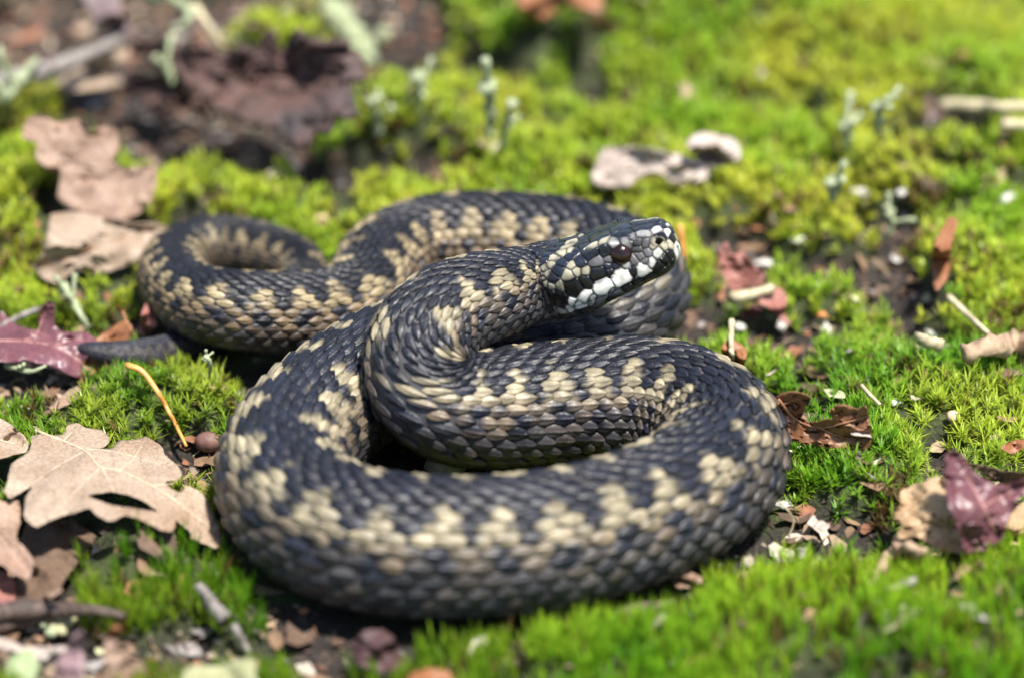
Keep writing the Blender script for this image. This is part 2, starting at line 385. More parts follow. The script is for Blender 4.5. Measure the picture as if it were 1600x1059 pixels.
# ------------------------------------------------------------------ the adder
adder = empty('adder', (0, 0, 0))
tag(adder, 'coiled black and cream zigzag adder with raised head resting on the moss', 'snake')
DARK = np.array([0.0085, 0.0100, 0.0175]); CREAM = np.array([0.285, 0.245, 0.160]); TANC = np.array([0.165, 0.122, 0.078]); LOWC = np.array([0.030, 0.030, 0.035])
sr = np.concatenate([np.arange(0, SH, 0.0008), np.linspace(SH, SH + 0.86 * HL, 60), SH + HL * (1 - 0.14 * (1 - np.linspace(0, 1, 24)[1:]) ** 2)])
sr[-1] = LT
pr = np.linspace(0, 2 * np.pi, 56, endpoint=False)
bv = surf(sr[:, None], pr[None, :]) - surf_n(sr[:, None], pr[None, :]) * 0.00010
bc = np.tile(np.array([0.060, 0.059, 0.064]), (len(sr) * len(pr), 1))
hm = np.repeat(sstep(-0.02, 0.10, (sr - SH) / HL), len(pr))[:, None]
bc = bc * (1 - hm) + np.array([0.012, 0.012, 0.014]) * hm
bf = grid_faces(len(sr), len(pr), True)
bv = bv.reshape(-1, 3)
obj_np('body', bv, bf, M_SKIN, adder, bc)
# scales -----------------------------------------------------------
col_n = np.concatenate([[0], np.cumsum(np.diff(SS) / np.maximum(0.335 * (RAD[:-1] + RAD[1:]) / 2, 0.0006))])  # scale columns along the body
s_end = SH + 0.14 * HL
NR = 23; rows = np.arange(-11, 12)
wj = 1 + 0.60 * (np.abs(rows) / 11.0) ** 2.2; phi_w = np.radians(256) * wj / wj.sum()
phi_c = np.cumsum(phi_w) - phi_w / 2 - np.radians(128)
S0, PH, DP, DL, RW, CN = [], [], [], [], [], []
ncol = int(np.interp(s_end, SS, col_n))
for j, rj in enumerate(rows):
    n = np.arange(2, ncol) + (0.5 if rj % 2 else 0.0)
    s = np.interp(n, col_n, SS); L1 = np.interp(n + 0.5, col_n, SS) - np.interp(n - 0.5, col_n, SS)
    S0.append(s); PH.append(np.full(len(n), phi_c[j])); DP.append(np.full(len(n), phi_w[j])); DL.append(L1); RW.append(np.full(len(n), rj)); CN.append(n)
S0, PH, DP, DL, RW, CN = [np.concatenate(x) for x in (S0, PH, DP, DL, RW, CN)]
ns = len(S0)
PH = PH + rng.normal(0, 0.012, ns); S0 = S0 + rng.normal(0, 0.03, ns) * DL
aj = np.abs(RW) * 10 / 11.0
XS = np.array([-1, -.86, -.5, -.13, 0, .13, .5, .86, 1.0]); YS = np.array([0, .2, .5, .8, 1.0])
yy, xx = np.meshgrid(YS, XS, indexing='ij')
lowr = sstep(6, 10, aj)[:, None, None]
pw = 0.74 - 0.16 * lowr
wy = np.sin(np.pi * np.clip(yy * 0.93 + 0.07, 0, 1) ** (0.78 + 0.25 * lowr)) ** pw
wy = np.where(yy > 0.99, 0.07, wy)
st_ = np.linalg.norm(surf(S0 + 0.001, PH) - surf(S0 - 0.001, PH), axis=1) / 0.002
Ls = (np.clip(st_, 1.0, 3.0) ** -0.7)[:, None, None] * (1.22 - 0.10 * lowr) * DL[:, None, None] * (1 + 0.08 * rng.normal(size=(ns, 1, 1)))
ss = S0[:, None, None] + (0.52 - yy) * Ls
pp = PH[:, None, None] + xx * wy * (0.66 - 0.02 * lowr) * DP[:, None, None]
ss = np.clip(ss, 0.0006, LT)
rl = lerp3(RAD, S0)[:, None, None] / 0.013
edge = (np.abs(xx) > 0.95) | (yy > 0.99) | (yy < 0.01)
dome = 0.17 * np.sqrt(np.clip(1 - (xx * 0.95) ** 2, 0, 1)) * np.clip(yy * 4, 0, 1)
lift = 0.12 + 0.55 * yy ** 1.3
keel = 0.26 * np.exp(-(xx / 0.09) ** 2) * np.clip(yy * 3, 0, 1) * (1 - 0.5 * lowr)
tilt = rng.normal(0, 0.08, (ns, 1, 1)) * xx
hh = (dome + lift + keel + tilt) * rl
hh = np.where(edge, hh - (0.24 + 0.22 * (yy > 0.6)) * rl, hh) * MM
hh = np.where(yy < 0.01, -0.12 * MM * rl, hh)
kk = 0.0
SV = surf(ss, pp) + surf_n(ss, pp) * hh[..., None]
sf = grid_faces(len(YS), len(XS))
nvs = len(YS) * len(XS)
# zigzag: dark band along the back with teeth to both sides, pale blotches between them, dark spots below
cnv = CN[:, None, None] + 0.40 * (0.52 - yy) * Ls / DL[:, None, None]; rv = RW[:, None, None] + 0.45 * xx * wy
av = np.abs(rv) * 10 / 11.0; side = np.where(RW > 0, 0.5, 0.0)[:, None, None]
TP = 2.3
R1 = lambda: rng.random((ns, 1, 1))
q = (cnv + fbm(cnv * 0.07, 0 * cnv, 5) * 1.6) / TP + side; p = q - np.floor(q); tri = 1 - np.abs(2 * p - 1)
blk = hash2(np.floor(q), side * 2 + 0 * q, 55)
jb = 6.1 - 4.7 * tri ** 0.75 + (blk - 0.5) * 0.7
sc_ = S0[:, None, None] / LT; rear = sstep(0.40, 0.35, sc_)
cream = sstep(-0.35, 0.35, av - jb + (R1() - 0.5) * 0.5)
spot = sstep(0.55, 0.70, tri + (R1() - 0.5) * 0.2) * sstep(1.15, 0.75, np.abs(av - (5.9 + 0.6 * blk) + (R1() - 0.5) * 0.4))
fade = sstep(4.6, 7.6, av - 1.4 * rear + 2.8 * np.exp(-((sc_ - 0.425) / 0.04) ** 2) + (R1() - 0.5) * 2.0)[..., None]  # bump darkens the coil under the head: its shade put into scale colour
base = CREAM * (0.82 + 0.36 * R1()[..., None]); tanc = TANC * (0.7 + 0.6 * R1()[..., None])
mid = sstep(3.8, 6.2, av)[..., None]
c = base * (1 - mid) + tanc * mid
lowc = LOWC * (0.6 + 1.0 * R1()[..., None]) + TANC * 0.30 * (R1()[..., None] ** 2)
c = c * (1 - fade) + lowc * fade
dk = DARK * (0.7 + 0.7 * R1()[..., None])
c = dk * (1 - cream[..., None]) + c * cream[..., None]
c = c * (1 - spot[..., None]) + dk * 1.4 * spot[..., None]
c = c * (1 - rear[..., None] * np.array([0.0, 0.07, 0.18]))                    # rear body is browner
c = c * (1 - 0.4 * sstep(0.20, 0.14, sc_)[..., None])
tailk = sstep(0.10, 0.055, sc_)[..., None]
c = c * (1 - 0.72 * tailk) + DARK * 2.2 * 0.72 * tailk
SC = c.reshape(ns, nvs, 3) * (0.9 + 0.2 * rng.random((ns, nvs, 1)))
suv = np.stack([np.broadcast_to(xx, (ns,) + xx.shape[-2:]), np.broadcast_to(yy, (ns,) + yy.shape[-2:])], -1).reshape(ns, nvs, 2)
SV = SV.reshape(ns, nvs, 3)
# the 300 scales that show largest are objects of their own; the rest one mesh
cenp = SV.mean(1); pj = proj(cenp); nn = surf_n(S0, PH)
vd = cenp - CAM; vd /= np.linalg.norm(vd, axis=1)[:, None]; facing = -(nn * vd).sum(1)
bp_ = proj(bv); cw = 12
zb = np.full((120, 160), 9.0); iu = np.clip((bp_[:, 0] / cw).astype(int), 0, 159); iv = np.clip((bp_[:, 1] / cw).astype(int), 0, 119)
np.minimum.at(zb, (iv, iu), bp_[:, 2])
vis = pj[:, 2] < zb[np.clip((pj[:, 1] / cw).astype(int), 0, 119), np.clip((pj[:, 0] / cw).astype(int), 0, 159)] + 0.006
area = np.where(vis & (facing > 0.15) & (pj[:, 0] > 0) & (pj[:, 0] < 1600) & (pj[:, 1] < 1059), DL * DP * lerp3(RAD, S0) * facing / pj[:, 2] ** 2, 0)
big = np.argsort(-area)[:300]; isbig = np.zeros(ns, bool); isbig[big] = True
for i in big:
    o0 = cenp[i]
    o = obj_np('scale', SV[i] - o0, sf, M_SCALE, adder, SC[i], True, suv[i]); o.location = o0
rest = ~isbig; nrst = rest.sum()
rf = (sf[None] + (np.arange(nrst) * nvs)[:, None, None]).reshape(-1, 4)
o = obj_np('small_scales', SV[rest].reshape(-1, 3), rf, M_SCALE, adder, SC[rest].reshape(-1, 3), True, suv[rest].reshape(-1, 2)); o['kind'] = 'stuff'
# belly plates
nb = np.arange(2, int(np.interp(SH + 0.55 * HL, SS, col_n)), 1.0); sb = np.interp(nb, col_n, SS); lb = np.interp(nb + 0.5, col_n, SS) - np.interp(nb - 0.5, col_n, SS)
xb = np.linspace(-1, 1, 13); yb = np.array([0, .5, .9, 1.0]); Yb, Xb = np.meshgrid(yb, xb, indexing='ij')
sbb = np.clip(sb[:, None, None] + (0.5 - Yb) * 1.25 * lb[:, None, None], 0.0006, LT); pbb = np.pi + Xb * np.radians(56) + 0 * sbb
hb = np.where((Yb > 0.95) | (np.abs(Xb) > 0.98), 0.0, 0.15 + 0.35 * Yb) * MM
BV = surf(sbb, pbb) + surf_n(sbb, pbb) * hb[..., None]
bfc = grid_faces(4, 13); nvb = 52
bcol = np.repeat((np.array([0.035, 0.035, 0.040]) * (0.7 + 0.6 * rng.random((len(sb), 1))))[:, None], nvb, 1)
o = obj_np('belly_plates', BV.reshape(-1, 3), (bfc[None] + (np.arange(len(sb)) * nvb)[:, None, None]).reshape(-1, 4), M_SHIELD, adder, bcol.reshape(-1, 3)); o['kind'] = 'stuff'
# head shields: centres read in the enlarged head view (x, y, size), colour key --------
HSEED = '''1085 212 46 D;1160 195 40 D;1222 190 34 D;1062 268 36 D;1128 262 30 D;1182 278 28 W;1078 318 32 P;1298 228 22 W;1268 305 30 W;1225 250 26 D
1295 270 26 D;985 172 46 D;905 178 34 D;925 258 72 D;1000 240 30 D;735 335 72 D;648 375 40 D;790 282 46 D;690 288 34 D;850 225 30 D;872 388 46 P;945 376 46 P;992 352 20 P
1046 388 26 G;1096 398 28 G;1050 428 24 G;1112 452 30 G;1062 488 30 G;1020 520 28 G;950 556 36 P;885 560 34 D;818 560 30 D;822 508 30 G;796 450 42 D;712 418 38 C;762 392 20 C
690 462 58 D;728 532 52 G;616 532 44 D;650 600 42 C;582 602 42 C;526 642 52 C;456 712 40 C;396 716 38 C;412 758 24 C;740 622 72 K;832 610 36 K;560 716 80 K;450 800 86 K;330 810 78 K;650 680 56 K
915 640 72 W;782 718 70 W;640 780 50 W;540 826 38 W;514 862 22 W;590 842 26 W;692 800 26 W;840 746 22 P;450 892 28 P;386 902 26 P;1076 590 54 W;1008 596 30 K;1146 526 32 W;1100 535 26 G;1196 470 34 W
1292 408 22 C;1332 430 16 W;1242 412 26 C;1148 408 24 C;1245 505 34 K;1300 340 28 K;1284 470 30 K;1204 560 36 K;1130 640 30 K;1040 660 30 K;960 710 30 K;880 752 24 G;760 796 24 G;1225 330 22 K
505 352 38 D;560 322 30 D;610 300 26 C;520 402 34 C;600 392 26 D;574 432 28 D;470 462 28 C;530 482 34 D;418 496 28 C;470 532 36 D;378 548 28 C;432 592 44 D;332 582 34 C;546 560 26 C;400 645 46 D;312 622 32 C;445 400 30 D;400 430 30 D;350 470 30 D;300 520 30 D;355 620 30 C;330 690 32 C;280 660 32 C;250 720 30 C'''
CK = {'D': (0.014, 0.017, 0.028), 'W': (0.62, 0.61, 0.57), 'C': (0.36, 0.33, 0.24), 'G': (0.11, 0.105, 0.11), 'P': (0.28, 0.275, 0.27), 'K': (0.004, 0.004, 0.005)}
seeds = [x.split() for x in HSEED.replace('\n', ';').split(';') if x.strip()]
nt_, np_ = 230, 300
tt = 0.10 + 0.90 * (1 - (1 - np.linspace(0, 1, nt_)) ** 1.25); pg = np.linspace(-np.pi, np.pi, np_, endpoint=False)
hs = SH + tt[:, None] * HL + 0 * pg[None]; hph = pg[None] + 0 * tt[:, None]
HP = surf(hs, hph); HN = surf_n(hs, hph)
hpj = proj(HP); hvd = HP - CAM; hvd /= np.linalg.norm(hvd, axis=-1)[..., None]; hfac = -(HN * hvd).sum(-1)
flatp = HP.reshape(-1, 3)
sd = []
for sx, sy, r_, key in seeds:
    u = 780 + float(sx) / 4.8125; v = 300 + float(sy) / 4.8125
    d = np.hypot(hpj[..., 0] - u, hpj[..., 1] - v) + np.where(hfac < 0.02, 60, 0) + 40 * np.maximum(0, 0.25 - hfac)
    i = np.unravel_index(np.argmin(d), d.shape)
    if d[i] > 14: continue
    sd.append((hs[i], hph[i], float(r_) / 4.8125 / 7.05 * MM, CK[key], key, HP[i]))
own = list(sd)
for s_, p_, r_, c_, k_, _q in own:                                  # the far side mirrors the near one
    mp = -p_; P_ = surf(s_, mp)
    q_ = np.array([a[5] for a in sd]); rq = np.array([a[2] for a in sd])
    if (np.linalg.norm(q_ - P_, axis=1) / (0.75 * (rq + r_))).min() > 1: sd.append((s_, mp, r_, c_, k_, P_))
for k in range(500):                                            # chin and crown gaps
    s_ = SH + HL * random.uniform(0.12, 0.98); p_ = random.uniform(-math.pi, math.pi); P_ = surf(s_, p_); r_ = 1.2 * MM
    q_ = np.array([a[5] for a in sd]); rq = np.array([a[2] for a in sd])
    if (np.linalg.norm(q_ - P_, axis=1) / (1.25 * (rq + r_))).min() > 1:
        low = abs(p_) > math.radians(118)
        sd.append((s_, p_, r_, CK[random.choice('KKG') if low else random.choice('DDDC')], 'r', P_))
SP = np.array([a[5] for a in sd]); SR_ = np.array([a[2] for a in sd])
dist = np.linalg.norm(flatp[:, None] - SP[None], axis=2) - 0.85 * SR_[None]
# uneven, slightly wavy outlines
od = np.argsort(dist, axis=1)[:, :2]; f1 = np.take_along_axis(dist, od[:, :1], 1)[:, 0]; f2 = np.take_along_axis(dist, od[:, 1:], 1)[:, 0]
bd = (f2 - f1) * 0.5; lab = od[:, 0]
prof = sstep(-0.05 * MM, 0.34 * MM, bd)
hgt = -0.10 * MM + 0.28 * MM * prof ** 0.7 + 0.14 * MM * np.clip(bd / (1.5 * MM), 0, 1)
HVt = flatp + HN.reshape(-1, 3) * hgt[:, None]
hf = grid_faces(nt_, np_, True); fl = lab[hf]
eye_px = (970.5, 397.0)
d = np.hypot(hpj[..., 0] - eye_px[0], hpj[..., 1] - eye_px[1]) + np.where(hfac < 0.05, 60, 0); ei = np.unravel_index(np.argmin(d), d.shape)
EYES = [(hs[ei], hph[ei]), (hs[ei], -hph[ei])]
nos_px = (1028.5, 378.0)
d = np.hypot(hpj[..., 0] - nos_px[0], hpj[..., 1] - nos_px[1]) + np.where(hfac < 0.05, 60, 0); ni = np.unravel_index(np.argmin(d), d.shape)
NOS = [(hs[ni], hph[ni]), (hs[ni], -hph[ni])]
for k in range(len(sd)):
    fk = hf[(fl == k).any(1)]
    if len(fk) < 4: continue
    # each border quad belongs to both neighbours; its edge lies below the skin
    idx, inv = np.unique(fk, return_inverse=True); fk2 = inv.reshape(fk.shape)
    vk = HVt[idx].copy(); foreign = lab[idx] != k
    vk[foreign] -= HN.reshape(-1, 3)[idx][foreign] * 0.35 * MM
    c0 = SP[k]; col = np.array(sd[k][3]) * (0.85 + 0.3 * random.random())
    cc = np.tile(col, (len(idx), 1))
    if sd[k][4] in 'WPC':                                        # pale shields keep a dark hind margin
        nn_ = vnoise(flatp[idx, 0] * 900 + flatp[idx, 2] * 500, flatp[idx, 2] * 900, k)
        e_ = sstep(0.42 * MM, 0.05 * MM, bd[idx] - (nn_ - 0.5) * 0.4 * MM)[:, None]
        cc = cc * (1 - 0.75 * e_) + np.array([0.03, 0.03, 0.035]) * 0.75 * e_
    elif sd[k][4] == 'D':
        nn_ = vnoise(flatp[idx, 0] * 1500 + flatp[idx, 1] * 700, flatp[idx, 2] * 1500, k)[:, None]
        cc = cc * (0.7 + 0.7 * nn_)
    nm = 'lip_shield' if sd[k][4] == 'W' and abs(math.degrees(sd[k][1])) > 80 else 'head_shield'
    o = obj_np(nm, vk - c0, fk2, M_SHIELD, adder, cc); o.location = c0
# eyes and nostrils
M_EYE = plain('eye', (0.020, 0.005, 0.004), 0.05, (0.010, 0.003, 0.003), 1200, 0, 0.6); M_PUPIL = plain('pupil', (0.001, 0.001, 0.001), 0.05)
M_PIT = plain('nostril_pit', (0.002, 0.002, 0.002), 0.95, spec=0.05); M_RIM = plain('nostril_rim', (0.16, 0.14, 0.10), 0.5, (0.02, 0.02, 0.02), 500)
def ball_mesh(name, R, mat, nu=36, nv=18, cap=math.pi, sx=1, sy=1):
    th = np.linspace(0.0, cap, nv); ph = np.linspace(0, 2 * np.pi, nu, endpoint=False)
    T, Q = np.meshgrid(th, ph, indexing='ij')
    v = np.stack([R * np.sin(T) * np.cos(Q) * sx, R * np.sin(T) * np.sin(Q) * sy, R * np.cos(T)], -1).reshape(-1, 3)
    return mesh_np(name, v, grid_faces(nv, nu, True), mat)
def orient(o, s_, p_, push):
    n = Vector(surf_n(s_, p_)); tg = Vector(lerp3(TAN, np.array(s_))); x = (tg - n * tg.dot(n)).normalized(); y = n.cross(x)
    from mathutils import Matrix
    Mx = Matrix((x, y, n)).transposed().to_4x4(); Mx.translation = Vector(surf(s_, p_)) + n * push
    o.matrix_world = Mx
for s_, p_ in EYES:
    e = link(bpy.data.objects.new('eye', ball_mesh('eye', 2.75 * MM, M_EYE)), adder); orient(e, s_, p_, -1.25 * MM)
    pu = link(bpy.data.objects.new('pupil', ball_mesh('pupil', 2.80 * MM, M_PUPIL, 24, 8, 0.72, 0.20, 0.98)), e)
    # a ring of skin round the eye
for s_, p_ in NOS:
    e = link(bpy.data.objects.new('nostril', ball_mesh('nostril', 1.25 * MM, M_PIT, 24, 12, math.pi, 1.15, 0.85)), adder); orient(e, s_, p_, -0.80 * MM)
    a = np.linspace(0, 2 * np.pi, 28, endpoint=False); bb = np.linspace(0, 2 * np.pi, 8, endpoint=False); A, B = np.meshgrid(a, bb, indexing='ij')
    rr_ = (1.30 + 0.18 * np.cos(2 * A + 0.7)) * MM + 0.30 * MM * np.cos(B)
    v = np.stack([rr_ * np.cos(A) * 1.05, rr_ * np.sin(A) * 0.85, 0.55 * MM + 0.38 * MM * np.sin(B)], -1).reshape(-1, 3)
    f = grid_faces(28, 8, True); f = np.vstack([f, np.stack([27 * 8 + np.arange(8), 27 * 8 + (np.arange(8) + 1) % 8, (np.arange(8) + 1) % 8, np.arange(8)], -1)])
    rim = obj_np('rim', v, f, M_RIM, e)


# ------------------------------------------------------------------ fallen leaves
LEAFPOLY = []
def inpoly(x, y, P):
    c = np.zeros(x.shape, bool); n = len(P); j = n - 1
    for i in range(n):
        xi, yi = P[i]; xj, yj = P[j]
        cond = ((yi > y) != (yj > y)) & (x < (xj - xi) * (y - yi) / (yj - yi + 1e-12) + xi)
        c ^= cond; j = i
    return c
def densify(P, step, jag, closed=True, seed=0):
    P = np.asarray(P, float); n = len(P)
    Q = []
    r = np.random.default_rng(seed)
    for i in range(n):
        p0, p1, p2, p3 = P[(i - 1) % n], P[i], P[(i + 1) % n], P[(i + 2) % n]
        k = max(1, int(np.hypot(*(p2 - p1)) / step))
        for t in np.arange(k) / k:
            cr = 0.5 * (2 * p1 + (p2 - p0) * t + (2 * p0 - 5 * p1 + 4 * p2 - p3) * t * t + (3 * p1 - p0 - 3 * p2 + p3) * t ** 3)
            Q.append(0.35 * (p1 + (p2 - p1) * t) + 0.65 * cr)
    Q = np.array(Q)
    return Q + r.normal(0, jag, Q.shape)
def zfield(u, v, ctl):
    ctl = np.asarray(ctl, float); sp = max(np.ptp(ctl[:, 0]), np.ptp(ctl[:, 1]), 12.0); sg = 0.15 * sp + 4
    d = (u[:, None] - ctl[:, 0]) ** 2 + ((v[:, None] - ctl[:, 1]) * 1.3) ** 2
    wgt = np.exp(-d / (2 * sg * sg)) + 1e-4 / (1 + d / (sg * sg))
    if len(ctl) < 4: return (wgt * ctl[:, 2]).sum(1) / wgt.sum(1)
    A = np.stack([np.ones(len(ctl)), ctl[:, 0] / 100, ctl[:, 1] / 100], 1)
    cf = np.linalg.solve(A.T @ A + np.diag([1e-6, 0.02, 0.02]), A.T @ ctl[:, 2]); rs = ctl[:, 2] - A @ cf
    return cf[0] + cf[1] * u / 100 + cf[2] * v / 100 + (wgt * rs).sum(1) / wgt.sum(1)
def tube(pts, rad, n=8, rough=0.12, seed=0):
    """irregular tapered tube along pts (metres)"""
    pts = np.asarray(pts, float); r = np.random.default_rng(seed)
    tg = np.gradient(pts, axis=0); tg /= np.linalg.norm(tg, axis=1)[:, None] + 1e-12
    ref = np.array([0.0, 0.0, 1.0]) if abs(tg[:, 2]).mean() < 0.8 else np.array([0.0, 1.0, 0.0])
    b_ = np.cross(tg, ref); b_ /= np.linalg.norm(b_, axis=1)[:, None] + 1e-12; n_ = np.cross(b_, tg)
    a = np.linspace(0, 2 * np.pi, n, endpoint=False)
    rr = np.asarray(rad)[:, None] * (1 + rough * r.normal(size=(len(pts), n)))
    v = pts[:, None] + rr[..., None] * (np.cos(a)[None, :, None] * b_[:, None] + np.sin(a)[None, :, None] * n_[:, None])
    f = grid_faces(len(pts), n, True); v = v.reshape(-1, 3)
    v = np.vstack([v, pts[:1], pts[-1:]]); k = len(v)
    i = np.arange(n); m_ = (len(pts) - 1) * n
    caps = np.vstack([np.stack([i * 0 + k - 2, (i + 1) % n, i], -1), np.stack([i * 0 + k - 1, m_ + i, m_ + (i + 1) % n], -1)])
    return v, [f, caps]
def smoothline(P, n):
    P = np.asarray(P, float)
    if len(P) < 3:
        t = np.linspace(0, 1, n)[:, None]; return P[0] * (1 - t) + P[-1] * t
    D = catmull(P, 12); s = np.concatenate([[0], np.cumsum(np.linalg.norm(np.diff(D, axis=0), axis=1))])
    q = np.linspace(0, s[-1], n); return np.stack([np.interp(q, s, D[:, k]) for k in range(D.shape[1])], 1)
def leaf(name, label, outline, ctl, mat, cat='leaf', veins=(), hole=None, stalk=None, curl=1.2, step=7, jag=0.7, thick=0.14, wrinkle=0.8, group=None, veinmat=None, vr=0.30, org=(0, 0, 1), up=0.0):
    """a dead leaf: outline (u, v) laid at heights ctl (u, v, mm above the ground), real thickness, curled rim, raised veins"""
    seed = abs(hash(label)) % 10000 if False else sum(ord(ch) * (i + 1) for i, ch in enumerate(label)) % 9973
    ox, oy, os_ = org
    tr_ = lambda P: [(ox + p[0] / os_, oy + p[1] / os_) + tuple(p[2:]) for p in P]
    outline = tr_(outline); ctl = tr_(ctl); hole = tr_(hole) if hole else None
    O = densify(outline, step, jag, seed=seed); Hh = densify(hole, step, jag * 0.6, seed=seed + 1) if hole else None
    lo = O.min(0); hi = O.max(0)
    g = np.stack(np.meshgrid(np.arange(lo[0], hi[0], step), np.arange(lo[1], hi[1], step * 0.75)), -1).reshape(-1, 2)
    g = g + np.random.default_rng(seed).normal(0, step * 0.18, g.shape)
    ok = inpoly(g[:, 0], g[:, 1], O)
    dO = np.sqrt(((g[:, None] - O[None]) ** 2).sum(2)).min(1); ok &= dO > step * 0.45
    if hole: ok &= ~inpoly(g[:, 0], g[:, 1], Hh) & (np.sqrt(((g[:, None] - Hh[None]) ** 2).sum(2)).min(1) > step * 0.45)
    g = g[ok]
    pts = np.vstack([O, Hh, g]) if hole else np.vstack([O, g])
    no = len(O); ed = [(i, (i + 1) % no) for i in range(no)]
    if hole: ed += [(no + i, no + (i + 1) % len(Hh)) for i in range(len(Hh))]
    res = geometry.delaunay_2d_cdt([Vector(p) for p in pts], ed, [], 0, 1e-4)
    V2 = np.array([(p.x, p.y) for p in res[0]]); F = np.array([f for f in res[2] if len(f) == 3])
    cen = V2[F].mean(1); keep = inpoly(cen[:, 0], cen[:, 1], O)
    if hole: keep &= ~inpoly(cen[:, 0], cen[:, 1], Hh)
    F = F[keep]
    VL = np.vstack([smoothline([p[:2] for p in tr_(vl)], 24) for vl in veins]) if veins else None
    def zz(U):
        z = zfield(U[:, 0], U[:, 1], ctl)
        dd = np.sqrt(((U[:, None] - O[None]) ** 2).sum(2)).min(1)
        z = z + curl * (fbm(U[:, 0] / 34 + seed, U[:, 1] / 34, seed) - 0.42) * 2.2 * np.exp(-dd / 9.0)
        z = z + wrinkle * (fbm(U[:, 0] / 26, U[:, 1] / 20, seed + 3) - 0.5) * 2
        if VL is not None:
            dv = np.sqrt(((U[:, None] - VL[None]) ** 2).sum(2)).min(1); z = z + 0.75 * (1 - np.exp(-dv / 11.0))
        z = z + 0.5 * (fbm(U[:, 0] / 9, U[:, 1] / 7, seed + 9, 2) - 0.5)
        return z * MM
    base = gpt([np.mean(O[:, 0])], [np.mean(O[:, 1])])[0]
    bz = 0.8 * max(0.0, float(np.median(hq(*unproj(O[:, 0], O[:, 1], np.full(len(O), 0.004))[:, :2].T)))) + up * MM
    def place(U, add=0.0): return unproj(U[:, 0], U[:, 1], zz(U) + bz + add)
    V = place(V2)
    # do not sink into the ground
    gz = hq(V[:, 0], V[:, 1]) + 0.4 * MM
    V[:, 2] = np.maximum(V[:, 2], gz)
    c0 = V.mean(0); c0[2] = V[:, 2].min()
    LEAFPOLY.append(place(O)[:, :2])
    nrm = np.cross(V[F[:, 1]] - V[F[:, 0]], V[F[:, 2]] - V[F[:, 0]])
    flip = nrm[:, 2] < 0; F[flip] = F[flip][:, ::-1]
    simple = not veins and not stalk
    me = mesh_np(name if simple else 'blade', V - c0, F, mat)
    if simple: root = link(bpy.data.objects.new(name, me)); root.location = c0; bl = root
    else:
        root = empty(name, c0); bl = link(bpy.data.objects.new('blade', me), root)
    md = bl.modifiers.new('thickness', 'SOLIDIFY'); md.thickness = thick * MM; md.offset = 0
    vm = veinmat or mat
    for i, vl in enumerate(veins):
        vl = tr_(vl); Q = smoothline(vl, max(6, int(len(vl) * 6))); W = place(Q, 0.12 * MM)
        k = np.linspace(1, 0.35, len(Q)) * vr * (1.3 if i == 0 else 0.8) * MM
        vv, ff = tube(W - c0, k, 6, 0.06, seed + i); obj_np('vein', vv, ff, vm, root)
    if stalk:
        sk = tr_(stalk); Q = smoothline([p[:2] for p in sk], 12); zs = np.interp(np.linspace(0, 1, 12), np.linspace(0, 1, len(sk)), [p[2] for p in sk]) * MM
        W = unproj(Q[:, 0], Q[:, 1], zs); vv, ff = tube(W - c0, np.linspace(0.75, 0.5, 12) * MM, 8, 0.08, seed); obj_np('stalk', vv, ff, vm, root)
    tag(root, label, cat, group)
    return root
TAN_ = leaf_mat('tan', (0.29, 0.205, 0.14), (0.45, 0.35, 0.26), (0.29, 0.19, 0.12), (0.12, 0.08, 0.05), 0.7)
PINK_ = leaf_mat('pinkish', (0.23, 0.14, 0.095), (0.37, 0.25, 0.18), (0.28, 0.17, 0.12), (0.15, 0.09, 0.08), 0.4)
BROWN_ = leaf_mat('russet', (0.20, 0.085, 0.038), (0.30, 0.14, 0.065), (0.24, 0.11, 0.06), (0.07, 0.03, 0.02), 0.4, 0.5)
PURP_ = leaf_mat('purple', (0.10, 0.035, 0.045), (0.19, 0.075, 0.085), (0.15, 0.06, 0.085), (0.28, 0.20, 0.20), 0.25, 0.38, 0.06)
SPOT_ = leaf_mat('speckled', (0.36, 0.22, 0.11), (0.56, 0.40, 0.24), (0.38, 0.18, 0.08), (0.06, 0.035, 0.02), 0.9)
RUST_ = leaf_mat('rust', (0.28, 0.10, 0.04), (0.42, 0.20, 0.09), (0.35, 0.15, 0.09), (0.08, 0.03, 0.02), 0.4, 0.5, 0.25)
RED_ = leaf_mat('red', (0.26, 0.085, 0.065), (0.40, 0.19, 0.15), (0.25, 0.10, 0.11), (0.1, 0.04, 0.04), 0.4)
DARKB = leaf_mat('bark', (0.045, 0.025, 0.022), (0.13, 0.070, 0.058), (0.055, 0.045, 0.045), (0.02, 0.012, 0.01), 0.7, 0.8, 0.0)
ROT_ = leaf_mat('rotten', (0.075, 0.045, 0.028), (0.17, 0.105, 0.068), (0.11, 0.065, 0.04), (0.02, 0.012, 0.01), 0.8, 0.8, 0.03)
PALE_ = leaf_mat('pale', (0.42, 0.33, 0.28), (0.56, 0.48, 0.42), (0.42, 0.29, 0.20), (0.2, 0.14, 0.1), 0.3)
GREENP = leaf_mat('palegreen', (0.28, 0.29, 0.14), (0.42, 0.42, 0.24), (0.36, 0.20, 0.09), (0.2, 0.14, 0.1), 0.3)
VEIN_ = plain('leaf_vein', (0.42, 0.31, 0.20), 0.6, (0.52, 0.41, 0.29), 500)
VEINR = plain('vein_russet', (0.26, 0.12, 0.06), 0.6, (0.34, 0.17, 0.09), 500)
VEINP = plain('vein_purple', (0.30, 0.13, 0.12), 0.5, (0.38, 0.20, 0.17), 500)
A7 = (0, 640, 2.5275); A6 = (0, 420, 3.53); A8 = (0, 0, 2.2065); A4 = (1180, 580, 3.31); A3 = (1060, 340, 2.94); AB = (0, 880, 4.444)
